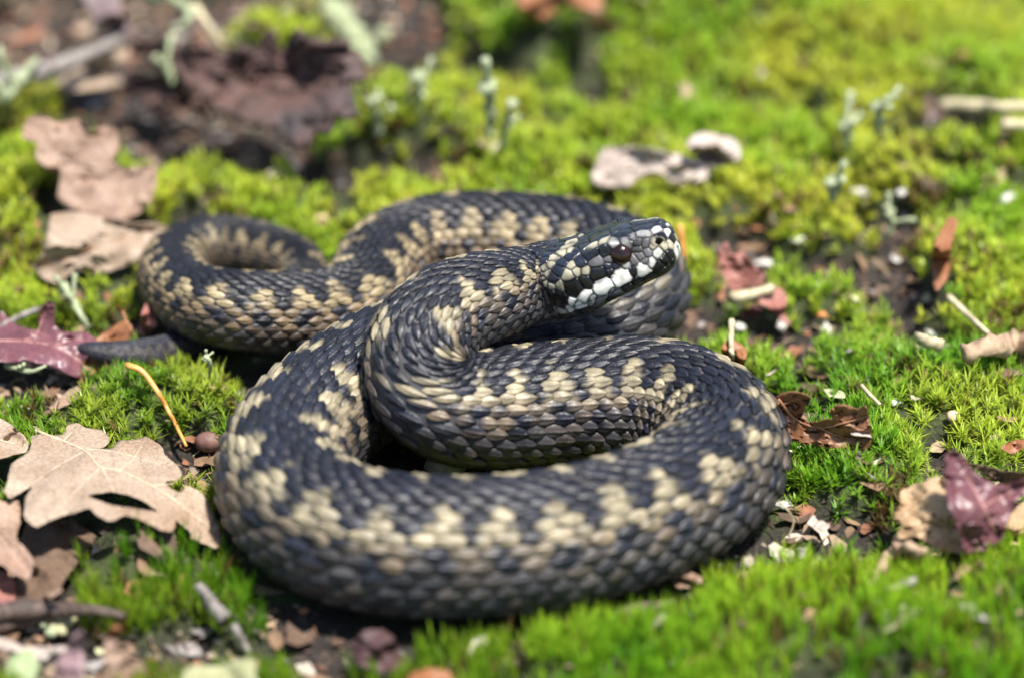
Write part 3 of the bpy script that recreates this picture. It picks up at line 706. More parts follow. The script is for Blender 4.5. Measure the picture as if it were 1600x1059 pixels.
leaf('oak_leaf', 'large tan lobed oak leaf with a torn slit and pale veins left of the coils',
 [(165,95),(245,100),(265,65),(300,52),(345,72),(400,80),(435,112),(420,145),(370,152),(445,150),(470,120),(520,118),(580,108),(635,140),(655,185),(700,215),(718,255),(700,278),(650,285),(690,322),(720,320),(735,300),(775,312),(810,345),(850,420),(878,490),(860,545),(800,525),(755,505),(755,485),(720,455),(690,430),(697,455),(680,482),(640,480),(600,458),(545,430),(490,415),(450,440),(415,435),(350,390),(300,405),(240,420),(190,440),(150,460),(115,445),(95,410),(100,350),(125,300),(80,330),(35,348),(15,320),(30,285),(45,215),(100,175),(120,150),(125,105)],
 [(150,90,6),(300,60,6),(420,110,6),(580,115,8),(700,250,8),(400,230,11),(250,300,14),(100,400,13),(150,455,9),(30,320,11),(300,400,15),(450,430,12),(560,350,12),(680,475,8),(600,300,10),(740,310,8),(860,500,4),(860,540,2),(400,320,14),(500,400,14)], TAN_,
 veins=[[(150,85),(330,160),(395,225),(470,240),(600,300),(720,380),(860,490)],[(395,230),(345,275),(285,335)],[(330,165),(200,240),(130,290),(50,330)],[(400,225),(435,290),(450,325)],[(340,155),(450,165),(600,205),(650,230)],[(470,240),(520,200),(560,140)],[(600,300),(690,290)],[(250,125),(290,80)]],
 hole=[(345,338),(400,328),(440,323),(510,338),(570,362),(620,400),(560,392),(480,382),(420,368)], stalk=[(150,85,6),(135,75,5),(120,95,3)], org=A7, veinmat=VEIN_, curl=1.5, step=5.5, jag=0.6)
leaf('oak_leaf', 'plain tan leaf tip beside the stalk of the torn tan oak leaf', [(-40,638),(5,655),(25,668),(45,690),(40,705),(5,715),(-40,722)], [(0,660,9),(40,695,7),(0,712,8)], TAN_, veins=[[(-30,680),(10,690),(40,696)]], veinmat=VEIN_)
leaf('oak_leaf', 'ragged pinkish grey leaf lying in front of the torn tan oak leaf', [(-40,775),(10,783),(30,778),(32,815),(25,840),(50,870),(45,905),(20,895),(0,880),(-40,890)], [(20,785,11),(40,870,10),(45,900,6),(0,880,9)], PINK_, veins=[[(-30,800),(15,845),(42,890)]], veinmat=PINK_)
leaf('leaf_fragment', 'small reddish leaf scrap below the ragged pinkish grey leaf', [(-40,880),(5,893),(25,910),(20,945),(-5,952),(-40,952)], [(0,890,4),(20,940,3)], RED_)
leaf('leaf_slab', 'crumbling dark brown rotten leaf in the shade under the torn tan leaf', [(40,820),(110,812),(150,838),(128,870),(105,900),(88,930),(50,945),(25,940),(28,890)], [(40,820,3),(140,840,2),(60,930,2),(90,870,4)], ROT_, wrinkle=2.0)
leaf('oak_leaf', 'glossy purple oak leaf with an upright lobe beside the tail tip',
 [(-100,250),(10,240),(30,262),(60,290),(130,320),(190,340),(230,330),(210,285),(225,220),(265,178),(300,185),(302,240),(300,300),(340,350),(420,345),(480,350),(540,400),(520,460),(470,500),(455,560),(440,600),(350,570),(290,540),(210,520),(130,500),(60,520),(0,510),(-100,520)],
 [(0,250,8),(60,300,8),(210,320,9),(265,185,15),(300,300,10),(430,350,8),(520,420,7),(450,590,3),(300,540,6),(0,500,7),(150,420,9)], PURP_, veins=[[(-80,400),(120,400),(300,430),(460,520)],[(120,400),(200,360),(260,200)],[(300,430),(400,390),(500,400)]], org=A6, veinmat=VEINP, step=6)
leaf('oak_leaf', 'curled orange brown leaf edge under the tail tip', [(645,200),(680,230),(735,340),(720,370),(690,405),(640,430),(590,520),(520,575),(432,640),(440,580),(462,510),(530,450),(525,400),(590,340),(660,300),(683,285),(655,230)],
 [(650,205,12),(720,345,9),(560,380,6),(500,550,3),(435,635,1),(600,420,3)], RUST_, veins=[[(435,632),(520,520),(620,400),(700,340)]], org=A6, veinmat=VEINR, curl=2.0)
leaf('leaf_fragment', 'russet leaf flake wedged against the tail coil', [(770,290),(800,190),(850,240),(866,300),(840,345),(760,365)], [(800,200,11),(860,300,8),(770,360,3)], RED_, org=A6)
leaf('leaf_fragment', 'narrow pinkish brown leaf strip between purple leaf and pine needle', [(190,830),(330,710),(430,640),(445,700),(340,765),(250,800),(215,850)], [(200,830,2),(430,650,4),(330,730,4)], PINK_, org=A6)
leaf('oak_leaf', 'upright brown lobed oak leaf standing behind the tail coil', [(75,480),(90,410),(140,395),(200,425),(265,410),(320,460),(345,430),(400,450),(410,510),(390,550),(440,580),(530,570),(540,640),(520,700),(470,690),(500,720),(440,760),(330,750),(250,725),(200,680),(205,600),(150,590),(120,540),(125,490)],
 [(80,470,24),(150,400,26),(300,430,25),(400,450,22),(540,580,15),(520,700,8),(330,740,9),(220,690,10),(280,560,18)], PINK_, veins=[[(100,430),(260,560),(400,660),(500,720)],[(260,560),(330,480),(390,460)],[(400,660),(460,600),(525,590)]], org=A8, veinmat=PINK_, step=9)
leaf('oak_leaf', 'folded light tan leaf with a thin dark stalk behind the tail coil', [(175,740),(250,730),(330,745),(440,765),(570,780),(550,830),(500,880),(400,930),(300,950),(260,930),(200,980),(150,960),(110,925),(150,860),(165,790)],
 [(180,745,12),(400,760,12),(570,785,8),(480,890,4),(300,945,3),(190,975,2),(120,925,5),(250,850,14)], TAN_, stalk=[(-60,900,4),(20,912,4),(118,926,5)], veins=[[(118,926),(250,880),(400,830),(560,785)]], org=A8, veinmat=VEINR, step=9)
leaf('bark_piece', 'big dark ragged bark curl lying behind the tail coil', [(600,200),(640,170),(700,150),(760,180),(880,175),(940,120),(980,180),(1020,100),(1080,150),(1160,150),(1230,190),(1250,260),(1200,310),(1230,390),(1150,400),(1130,450),(1080,470),(1060,510),(1000,500),(950,450),(880,440),(820,400),(770,390),(720,350),(680,320),(620,260)],
 [(620,210,22),(760,180,28),(900,260,17),(1000,260,17),(1020,110,34),(1200,170,32),(1240,260,28),(1150,400,24),(1030,500,14),(880,430,18),(720,345,18),(900,330,15)], DARKB, cat='bark', org=A8, jag=3.2, step=8, thick=1.6, wrinkle=2.6, curl=2.5)
leaf('bark_piece', 'smaller dark bark flake leaning under the big bark curl', [(450,130),(520,140),(600,180),(640,260),(680,320),(720,360),(690,400),(620,370),(550,390),(480,340),(420,310),(440,260),(500,270),(560,260),(480,200)], [(460,140,24),(600,190,22),(700,380,9),(550,385,8),(430,300,9),(580,270,16)], DARKB, cat='bark', org=A8, jag=2.4, step=8, thick=1.4, wrinkle=2.2)
leaf('dead_leaf', 'greyish purple dead leaf above the grey stick', [(270,-60),(400,-60),(420,30),(465,100),(440,140),(380,112),(320,60)], [(300,0,26),(450,120,18),(400,0,28)], leaf_mat('greypurple', (0.16,0.11,0.11), (0.28,0.21,0.20), (0.2,0.15,0.15)), org=A8, step=9)
leaf('dead_leaf', 'thin tan leaf tucked beneath the grey stick', [(190,290),(270,230),(440,165),(432,210),(350,258),(410,260),(422,290),(300,312),(210,312)], [(200,295,10),(430,180,16),(410,280,9)], TAN_, org=A8, step=9)
leaf('oak_leaf', 'pinkish red leaf on moss beyond the raised head', [(185,140),(225,115),(252,180),(290,150),(330,200),(400,270),(390,312),(250,335),(215,290),(190,220)], [(200,130,14),(290,160,12),(390,290,7),(240,325,4)], RED_, veins=[[(215,130),(260,230),(330,310)]], org=A3, veinmat=RED_)
leaf('leaf_fragment', 'dull red leaf point beneath the pale straw', [(300,360),(440,312),(500,370),(488,440),(522,492),(480,482),(420,420)], [(440,320,7),(500,380,6),(515,485,2)], RED_, org=A3)
leaf('leaf_fragment', 'dark purple curled leaf scrap under the pinkish red leaf', [(272,420),(300,440),(350,400),(385,430),(340,462),(285,458)], [(280,430,3),(350,410,6),(340,460,2)], PURP_, org=A3)
leaf('oak_leaf', 'curled russet oak leaf with deep notch touching the right coil', [(80,150),(120,122),(180,105),(240,110),(290,135),(262,180),(250,220),(290,262),(400,240),(380,210),(430,170),(480,175),(530,190),(575,175),(590,240),(600,300),(600,360),(580,405),(480,402),(340,390),(180,352),(140,250)],
 [(100,140,15),(190,108,17),(285,140,14),(255,220,10),(300,262,12),(400,240,13),(430,175,15),(570,180,15),(600,300,9),(580,400,4),(340,385,4),(180,345,4),(200,220,10),(450,310,8)], BROWN_, veins=[[(120,140),(200,240),(330,290),(480,260),(580,230)],[(200,240),(190,330)],[(330,290),(450,340),(580,350)],[(130,175),(210,145),(280,140)]], org=A4, veinmat=VEINR, curl=1.2, step=5.5, up=3.5)
leaf('leaf_fragment', 'silvery white flake lying on the curled russet oak leaf', [(485,300),(540,295),(590,315),(610,345),(570,335),(495,325)], [(500,310,10.5),(600,335,9)], PALE_, org=A4)
leaf('dead_leaf', 'tan leaf with dark speckles propped behind the purple leaf', [(745,625),(790,600),(830,580),(880,565),(920,545),(962,545),(1000,580),(1050,640),(1080,860),(1085,935),(980,930),(880,880),(840,850),(740,870),(730,830),(760,800),(715,755),(720,715),(760,690)],
 [(750,630,9),(960,548,14),(1040,650,13),(1080,900,4),(860,860,4),(740,860,3),(720,730,7),(880,700,10)], SPOT_, veins=[[(1060,900),(930,760),(780,640)],[(930,760),(800,740)],[(1000,830),(960,600)]], org=A4, veinmat=SPOT_, step=5.5, jag=1.3, curl=1.6, up=3)
leaf('oak_leaf', 'purple leaf with a raised blunt lobe over the speckled tan leaf', [(985,430),(1005,412),(1030,405),(1075,430),(1110,490),(1160,540),(1250,585),(1320,575),(1390,555),(1450,560),(1450,620),(1380,640),(1330,710),(1290,800),(1280,860),(1200,920),(1090,945),(1070,880),(1040,780),(1000,690),(978,540)],
 [(1000,420,24),(1060,430,23),(980,540,19),(1160,545,19),(1250,590,16),(1440,580,17),(1300,760,11),(1200,915,6),(1090,940,4),(1030,780,13),(1150,700,17)], PURP_, veins=[[(1240,840),(1180,700),(1100,560),(1020,430)],[(1180,700),(1280,640),(1400,590)]], org=A4, veinmat=VEINP, step=6, wrinkle=0.7, up=3)
leaf('dead_leaf', 'pale tan leaf half showing under the purple lobed leaf', [(1300,760),(1360,690),(1460,640),(1460,890),(1330,892),(1270,925),(1275,860)], [(1320,750,8),(1440,660,8),(1280,910,3)], SPOT_, org=A4)
leaf('dead_leaf', 'thin brown rolled leaf behind the purple lobed leaf', [(1105,475),(1200,488),(1300,515),(1460,525),(1460,575),(1300,582),(1180,532)], [(1110,480,13),(1300,520,12),(1300,580,7),(1440,540,12)], ROT_, org=A4, step=5)
leaf('leaf_fragment', 'small pink and rust leaf scrap in the moss beyond the purple lobed leaf', [(1265,390),(1300,365),(1400,352),(1460,375),(1390,395),(1330,425)], [(1270,390,9),(1400,360,9),(1330,420,7)], RUST_, org=A4)
leaf('dead_leaf', 'pale greyish pink leaf scrap with notched front edge beyond the head', [(925,270),(945,232),(990,230),(1060,240),(1110,262),(1095,290),(1055,292),(1030,270),(1000,275),(985,290),(950,295),(930,290)], [(945,235,14),(1060,245,14),(1100,280,8),(950,290,7),(1010,270,9)], PALE_, step=8)
leaf('dead_leaf', 'rounded pale pink leaf scrap behind the notched pale leaf', [(1072,222),(1098,206),(1150,218),(1157,250),(1112,262),(1082,242)], [(1098,208,18),(1150,225,16),(1110,260,10)], PALE_, step=8)
leaf('dead_leaf', 'rusty red leaf in a hollow at the far edge of the moss', [(805,-30),(930,-30),(938,18),(885,8),(852,30),(815,20)], [(820,0,20),(930,0,20),(850,28,12)], RUST_, step=9)
leaf('leaf_fragment', 'orange brown leaf strip in the moss near the white straw', [(1455,400),(1470,360),(1482,340),(1496,345),(1485,395),(1482,430),(1462,455)], [(1480,345,14),(1465,450,5)], RUST_, step=7)
leaf('leaf_fragment', 'orange leaf scrap just behind the right coil', [(1126,545),(1140,528),(1166,545),(1162,578),(1138,570)], [(1140,532,12),(1165,550,11),(1140,570,7)], RUST_)
leaf('dead_leaf', 'mauve leaf blade standing at the bottom beside the pinkish brown blade', [(500,490),(570,468),(592,560),(582,700),(585,860),(370,860),(390,690),(455,600)], [(560,475,15),(500,600,10),(400,780,6),(580,780,8)], leaf_mat('mauve', (0.22,0.13,0.14), (0.34,0.23,0.24), (0.30,0.19,0.18)), org=AB)
leaf('dead_leaf', 'broad pinkish brown leaf blade at the bottom below the dark twig', [(722,560),(770,520),(860,575),(950,640),(1015,740),(1020,860),(680,860),(725,700)], [(740,540,15),(860,580,14),(1000,760,8),(700,820,8)], PINK_, org=AB)
leaf('leaf_fragment', 'rolled brown leaf tip above the broad pinkish brown blade', [(730,510),(760,450),(805,418),(842,440),(842,500),(765,532)], [(800,425,13),(750,510,9)], RUST_, org=AB)
leaf('leaf_fragment', 'pale peach leaf strip lying on dark soil below the twig', [(-60,500),(80,540),(170,578),(330,578),(512,572),(420,612),(300,642),(240,668),(170,632),(60,592),(-60,575)], [(0,530,7),(250,640,5),(500,575,8)], PALE_, org=AB, step=5)
leaf('leaf_fragment', 'thin grey splinter of leaf leaning on the dark twig', [(252,325),(265,270),(320,215),(375,190),(432,170),(425,195),(350,240),(300,300)], [(265,320,4),(425,180,9)], PINK_, org=AB, step=4)
leaf('dead_leaf', 'pale green and orange leaf at the bottom by the grey splinter', [(285,1050),(305,1038),(340,1040),(380,1028),(402,1030),(398,1052),(402,1085),(285,1085)], [(300,1045,9),(395,1032,11),(340,1070,8)], GREENP)
leaf('dead_leaf', 'small dark purple leaf in the shade under the front coil', [(545,1005),(570,985),(598,982),(622,1008),(625,1045),(590,1052),(552,1030)], [(580,988,8),(620,1040,4),(550,1020,5)], leaf_mat('darkpurple', (0.045, 0.020, 0.022), (0.11, 0.055, 0.055), (0.07, 0.04, 0.035)), curl=0.4, wrinkle=1.6, jag=1.4)
leaf('dead_leaf', 'small brown leaf lying below the dark purple leaf', [(640,1052),(670,1042),(705,1050),(710,1080),(640,1080)], [(670,1045,6),(700,1060,5)], RUST_)
leaf('leaf_fragment', 'pale wedge shaped chip on soil under the right front coil', [(1048,902),(1075,890),(1098,905),(1090,915),(1060,918)], [(1075,893,6),(1060,915,3)], PINK_, step=5)
leaf('leaf_fragment', 'tiny tan chip beside the wiry stem by the right coil', [(1270,822),(1282,812),(1296,820),(1288,830)], [(1280,820,5)], PALE_, step=4)
leaf('leaf_fragment', 'tiny cream chip on dark soil near the foreground moss', [(1160,872),(1172,868),(1178,880),(1166,884)], [(1170,876,5)], PALE_, step=4)

# ------------------------------------------------------------------ twigs, straws, needles, lichen, seeds
WOODG = plain('grey_wood', (0.09, 0.075, 0.065), 0.8, (0.30, 0.27, 0.25), 420, 0.8); WOODB = plain('dark_wood', (0.030, 0.020, 0.017), 0.7, (0.11, 0.075, 0.06), 500, 0.7)
STRAW = plain('straw', (0.34, 0.28, 0.16), 0.5, (0.52, 0.46, 0.30), 600); NEEDLE = plain('needle', (0.46, 0.20, 0.045), 0.4, (0.62, 0.32, 0.08), 350)
LICH = plain('lichen_skin', (0.22, 0.26, 0.14), 0.9, (0.36, 0.40, 0.25), 700, 0.8); WOODT = plain('tan_wood', (0.20, 0.13, 0.08), 0.75, (0.40, 0.29, 0.19), 420, 0.6)
def stick(name, label, cat, pts, r0, r1, mat, group=None, n=16, rough=0.12, nodes=()):
    p = np.asarray(pts, float); Q = smoothline(p, n)
    W = np.array([gpt([a[0]], [a[1]], a[2] * MM)[0] for a in Q])
    c0 = W[0].copy(); rad = np.linspace(r0, r1, n) * MM
    for k, amt in nodes: rad = rad * (1 + amt * np.exp(-((np.arange(n) - k * n) / 1.2) ** 2))
    v, f = tube(W - c0, rad, 9, rough, int(p[0, 0]) % 991)
    o = obj_np(name, v, f, mat); o.location = c0
    return tag(o, label, cat, group)
stick('pine_needle', 'single curved orange pine needle on moss beside the left coil', 'needle', [(198,570,9),(222,580,9),(245,610,8),(265,645,7),(283,680,6),(291,697,5)], 0.75, 0.35, NEEDLE, n=24, rough=0.04)
stick('straw', 'pale straw lying across the pinkish red leaf', 'straw', [(1142,466,10),(1175,460,11),(1210,450,10)], 1.4, 1.1, STRAW)
stick('straw', 'thin white straw slanting through moss near the dark bark strip', 'straw', [(1482,464,11),(1512,492,11),(1545,522,9)], 0.8, 0.6, STRAW, rough=0.05)
stick('straw', 'short pale straw in moss behind the curled russet oak leaf', 'straw', [(1346,602,8),(1360,617,9),(1375,632,8)], 0.5, 0.4, STRAW, rough=0.05)
stick('straw', 'long pale straw on the far moss', 'straw', [(1470,164,12),(1540,167,14),(1640,168,14)], 1.6, 1.3, STRAW)
stick('straw', 'short tan straw just below the long pale straw', 'straw', [(1565,194,10),(1600,195,11),(1650,192,11)], 1.3, 1.1, STRAW)
stick('straw', 'yellowish straw leaning on the dark bark curl', 'straw', [(302,8,26),(325,40,24),(347,74,20)], 1.2, 0.9, STRAW)
stick('straw', 'dry upright stem behind the right coil', 'straw', [(1143,500,14),(1142,530,12),(1144,560,10)], 0.7, 0.6, STRAW)
stick('straw', 'orange dry stem standing beyond the snout', 'straw', [(1062,352,16),(1066,385,12),(1068,415,8)], 0.9, 0.8, NEEDLE)
stick('twig', 'grey weathered stick beside the thin tan leaf', 'twig', [(-30,135,14),(60,112,15),(110,96,17),(190,62,19)], 2.6, 1.5, WOODG)
stick('twig', 'dark twig with reddish tip lying on soil in front of the rotten leaf', 'twig', [(-30,962,5),(40,952,6),(110,952,7),(150,953,7),(195,962,6)], 2.2, 0.9, WOODB, nodes=((0.3, 0.4),))
stick('twig', 'second dark twig just below the reddish tipped twig', 'twig', [(-30,985,3),(40,970,4),(90,960,5)], 1.6, 0.8, WOODB)
stick('splinter', 'grey wood splinter stuck in moss left of the front coil', 'splinter', [(309,912,10),(328,938,8),(352,967,5)], 0.9, 1.5, WOODG)
leaf('bark_chip', 'pale curved bark chip under the grey wood splinter', [(318,930),(335,935),(352,958),(345,965),(325,955),(317,942)], [(320,932,6),(345,960,4)], PALE_, step=5)
stick('splinter', 'thin grey splinter on litter below the grey wood splinter', 'splinter', [(365,975,6),(375,995,5),(390,1020,4)], 0.8, 0.6, WOODG)
stick('twig', 'dark smooth twig on the soil under the front coil', 'twig', [(820,975,1),(900,965,1.5),(980,958,2),(1055,950,2)], 1.6, 2.0, WOODB, rough=0.06, nodes=((0.7, 0.25),))
stick('twig', 'short tan twig with bent end by the speckled tan leaf', 'twig', [(1360,915,5),(1375,890,6),(1392,868,7),(1412,856,8)], 1.0, 1.7, WOODT, nodes=((0.9, 0.5),))
stick('wood_chip', 'tan bark knob resting on the short tan twig', 'bark', [(1402,858,9),(1422,856,10),(1446,864,8)], 1.5, 1.0, WOODT, rough=0.3, n=9)
stick('wood_chip', 'flat grey wood chip in moss below the short tan twig', 'wood chip', [(1382,922,5),(1405,916,6),(1428,908,6)], 0.6, 1.0, WOODG, rough=0.25, n=9)
stick('bark_strip', 'reddish brown bark strip in the moss by the white straw', 'bark', [(1505,552,8),(1550,542,9),(1640,532,9)], 2.2, 2.6, WOODT, rough=0.2)
stick('wood_chip', 'cream wood chip at the end of the bark strip', 'wood chip', [(1432,528,8),(1452,534,9),(1470,540,8)], 1.1, 1.6, STRAW, rough=0.25, n=8)
stick('twig', 'wiry pale moss stem arching over soil by the right coil', 'stem', [(1216,782,9),(1230,795,9),(1240,815,6),(1232,838,3)], 0.22, 0.16, STRAW, n=14, rough=0.03)
stick('twig', 'thin dark stem in shade under the purple leaf', 'twig', [(-20,520,6),(30,495,8),(62,482,8)], 0.8, 0.6, WOODG)
for lab, pts, r0, r1 in [
 ('pale green lichen stalk draped near the upright purple lobe', [(98,448,9),(112,468,10),(124,490,9),(138,512,6)], 1.3, 1.0),
 ('pale lichen sprig beneath the glossy purple leaf', [(12,570,6),(30,577,7),(50,580,8),(72,571,9)], 0.9, 0.6),
 ('curved lichen stalk rising from moss between tail and left coil', [(320,556,11),(328,565,10),(327,590,5)], 0.7, 0.6),
 ('curled pale lichen hoop above the dark bark curl', [(236,-6,28),(275,2,30),(296,18,28),(288,40,26),(266,46,24)], 1.9, 1.6),
 ('short lichen stalk poking over the smaller bark flake', [(258,96,22),(264,112,20),(270,132,17)], 1.7, 1.5),
 ('pale lichen tuft lying on the grey stick', [(8,152,14),(30,126,18),(58,92,20)], 2.4, 1.4),
 ('lichen stalk standing right of the bark curl', [(650,118,24),(656,140,19),(655,178,12)], 1.6, 1.8),
 ('leaning lichen stalk below the bark curl tip', [(582,156,20),(588,180,15),(592,210,10)], 1.6, 1.7),
 ('tall pale lichen stalk with flared top on the far moss', [(762,132,26),(766,165,18),(764,215,9)], 2.4, 1.5),
 ('slender lichen stalk leaning beside the flared lichen', [(800,160,22),(792,190,16),(784,232,8)], 1.4, 1.4),
 ('stubby white lichen stalk on the far right moss', [(1370,165,20),(1373,188,15),(1372,210,10)], 1.7, 1.6),
 ('thicker white lichen stub beside the stubby stalk', [(1322,195,16),(1324,212,13),(1322,230,9)], 2.0, 1.7),
 ('greenish lichen stalk in a hollow beyond the pinkish red leaf', [(1298,282,14),(1302,298,11),(1300,315,8)], 1.8, 1.7),
 ('pale lichen stalk near the orange brown leaf strip', [(1390,330,13),(1392,348,11),(1390,368,8)], 1.5, 1.4)]:
    lo_ = stick('lichen_stalk', lab, 'lichen', pts, r0 * 0.62, r1 * 0.55, LICH, 'lichen stalks', n=12, rough=0.22, nodes=((0.0, 0.7), (0.45, 0.25)))
    Wp = np.array([gpt([a[0]], [a[1]], a[2] * MM)[0] for a in smoothline(pts, 12)]); r_ = np.random.default_rng(int(pts[0][0]) + 999)
    for b_i in range(r_.integers(2, 5)):
        k0 = r_.integers(1, 9); dr = r_.normal(0, 1, 3); dr[2] = abs(dr[2]) + 0.4; dr /= np.linalg.norm(dr); ln_ = r_.uniform(2.2, 5.0) * r0
        bp3 = Wp[k0] - Wp[0] + np.linspace(0, 1, 5)[:, None] * dr * ln_ * MM + np.linspace(0, 1, 5)[:, None] ** 2 * r_.normal(0, 0.7, 3) * MM
        vv, ff = tube(bp3, np.array([0.4, 0.38, 0.36, 0.42, 0.5]) * r0 * MM, 7, 0.2, b_i); obj_np('branch', vv, ff, LICH, lo_)
def lump(name, label, cat, u, v, lift, size, mat, group=None, sq=(1, 0.8, 0.7), rough=0.18, seed=0):
    th = np.linspace(0, np.pi, 9); ph = np.linspace(0, 2 * np.pi, 14, endpoint=False); T, Q = np.meshgrid(th, ph, indexing='ij')
    r = 1 + rough * (fbm(np.cos(Q) * np.sin(T) * 2 + 5 + seed, np.sin(Q) * np.sin(T) * 2 + np.cos(T) * 2.3 + 7, seed) - 0.5) * 3
    x = np.stack([r * np.sin(T) * np.cos(Q) * sq[0], r * np.sin(T) * np.sin(Q) * sq[1], r * np.cos(T) * sq[2]], -1).reshape(-1, 3) * size * MM
    o = obj_np(name, x, grid_faces(9, 14, True), mat); o.location = gpt([u], [v], lift * MM)[0]; o.rotation_euler = (0, 0, seed * 1.3)
    return tag(o, label, cat, group)
SEEDM = plain('seed_coat', (0.10, 0.048, 0.038), 0.6, (0.19, 0.10, 0.085), 500, 0.4); WHITEB = plain('white_bit', (0.40, 0.38, 0.34), 0.6, (0.66, 0.64, 0.60), 900)
ORNG = plain('orange_bit', (0.40, 0.13, 0.03), 0.4, (0.55, 0.25, 0.08), 300); PEACH = plain('peach_bit', (0.6, 0.40, 0.27), 0.5, (0.7, 0.5, 0.36), 300)
lump('seed', 'smooth reddish brown seed touching the left coil', 'seed', 326, 690, 3.0, 3.1, SEEDM, None, (1, 0.75, 0.75), 0.03, 0)
lump('pebble', 'round peach pebble on soil between tail coil and rear coil', 'pebble', 502, 346, 2, 1.9, PEACH, None, (1, .9, .85), 0.1, 3)
lump('berry_husk', 'small orange husk under the tan bark knob', 'husk', 1434, 873, 3, 1.7, ORNG, None, (1, .9, .8), 0.12, 4)
lump('pebble', 'grey stone in the shade between middle and front coils', 'stone', 698, 725, 3, 4.0, plain('grey_stone', (0.20, 0.20, 0.21), 0.7, (0.34, 0.34, 0.36), 300, 0.4), None, (1.2, .8, .9), 0.1, 5)
lump('lichen_lump', 'pale green lichen lump at the bottom on litter', 'lichen', 33, 1048, 4, 4.5, plain('green_lichen', (0.20, 0.26, 0.12), 0.85, (0.32, 0.38, 0.22), 500, 0.6), None, (1.3, .8, .7), 0.2, 6)
for i, (u, v, sz) in enumerate([(92,968,1.7),(106,975,1.3),(98,984,1.4),(113,966,1.1),(85,978,1.2)]):
    lump('lichen_lump', 'small yellowish lichen granule clustered below the dark twig', 'lichen', u, v, 3, sz, plain('yellow_lichen%d' % i, (0.36, 0.34, 0.18), 0.8, (0.52, 0.50, 0.30), 600), 'lichen granules by the twig', (1, .9, .8), 0.2, i)
for i, (u, v, sz) in enumerate([(40,962,1.2),(52,965,1.1),(62,963,1.3),(68,975,1.0),(80,988,1.5),(47,972,0.9)]):
    lump('lichen_lump', 'small grey lichen granule on dark soil under the twig', 'lichen', u, v, 3, sz, LICH, 'grey lichen granules', (1, .9, .8), 0.2, i + 9)
for i, (u, v, sz, lab) in enumerate([(1192,412,2.4,'white crumb right beside the pinkish red leaf'),(1222,508,2.2,'white crumb on soil below the dull red leaf point'),(1155,510,1.8,'white crumb near the dry upright stem'),
 (1572,310,2.2,'white crumb on open moss beyond the orange brown leaf strip'),(1400,405,1.6,'white crumb on soil between the two red leaves and orange strip'),(1246,375,1.7,'white crumb in moss behind the pinkish red leaf'),
 (1290,515,2.2,'white crumb next to the orange crumb on dark soil'),(1345,300,2.2,'white crumb beside the greenish lichen in the hollow'),(1410,300,1.8,'white crumb on far moss past the lichen hollow'),(1455,520,1.5,'white crumb resting by the cream wood chip'),
 (1397,628,1.6,'white crumb at the end of the short pale straw'),(200,945,0.9,'tiny white crumb in moss near the reddish tipped twig'),(1225,788,2.0,'white crumb at the foot of the wiry pale stem'),(1490,375,1.8,'white crumb beside the top of the orange brown strip')]):
    lump('pale_crumb', lab, 'crumb', u, v, 2.2, sz * 0.72, WHITEB, 'small white crumbs', (1.3, .75, .45), 0.6, i)
for i, (u, v, sz, lab) in enumerate([(1284,493,1.7,'bright orange crumb on the dark soil beyond the right coil'),(1345,545,1.2,'tiny orange crumb between soil hollow and bark strip'),(1490,650,2.3,'peach crumb in moss behind the purple lobed leaf')]):
    lump('orange_crumb', lab, 'crumb', u, v, 2.4, sz * 0.7, ORNG if i < 2 else PEACH, 'small orange crumbs', (1, .8, .7), 0.3, i)

# far blobs of pale lichen above the bark
for i, (u, v, sz) in enumerate([(530,30,4.0),(548,55,4.2),(560,80,3.8),(572,95,3.2),(600,55,2.2),(515,15,3.5)]):
    lump('lichen_lump', 'pale green lichen cushion on the bank beyond the bark curl', 'lichen', u, v, 3, sz, LICH, 'lichen cushions behind the bark', (1, .8, .9), 0.5, i + 20)

# ------------------------------------------------------------------ soil crumbs (uncountable)
def near_frame(p, mu=90, mv=90):
    q = proj(p); return (q[:, 0] > -mu) & (q[:, 0] < 1600 + mu) & (q[:, 1] > -mv) & (q[:, 1] < 1059 + mv)
def leafmask(x, y):
    m = np.zeros(x.shape, bool)
    for P in LEAFPOLY: m |= inpoly(x, y, P)
    return m
n = 42000
x = rng.uniform(-0.17, 0.17, n); y = rng.uniform(-0.15, 0.27, n)
sm = look(_SOIL, x, y); gp = look(_GAP, x, y); z = hq(x, y); pt = np.stack([x, y, z], -1)
ok = (rng.random(n) < 0.22 + 0.75 * sm) & near_frame(pt) & (gp > -0.006)
pt = pt[ok]; n = len(pt)
th = rng.uniform(0, 2 * np.pi, n); sz = rng.lognormal(math.log(0.55), 0.5, n) * MM
ico = np.array([(1, 0, 0), (-1, 0, 0), (0, 1, 0), (0, -1, 0), (0, 0, 1), (0, 0, -1), (.6, .6, .5), (-.6, .6, .4), (.6, -.6, .4), (-.6, -.6, .5)], float)[:6]
fo = np.array([(0, 2, 4), (2, 1, 4), (1, 3, 4), (3, 0, 4), (2, 0, 5), (1, 2, 5), (3, 1, 5), (0, 3, 5)])
loc = ico[None] * (0.6 + 0.8 * rng.random((n, 6, 1))) * np.stack([sz * rng.uniform(0.7, 2.6, n), sz, sz * rng.uniform(0.4, 0.9, n)], -1)[:, None]
cs, sn = np.cos(th)[:, None], np.sin(th)[:, None]
V = np.stack([loc[..., 0] * cs - loc[..., 1] * sn, loc[..., 0] * sn + loc[..., 1] * cs, loc[..., 2]], -1) + pt[:, None]
pal = np.array([(0.02, 0.015, 0.012), (0.035, 0.025, 0.02), (0.06, 0.04, 0.028), (0.11, 0.075, 0.05), (0.20, 0.16, 0.12), (0.30, 0.27, 0.25), (0.26, 0.11, 0.05)])
cidx = rng.choice(7, n, p=[.32, .27, .19, .1, .06, .03, .03])
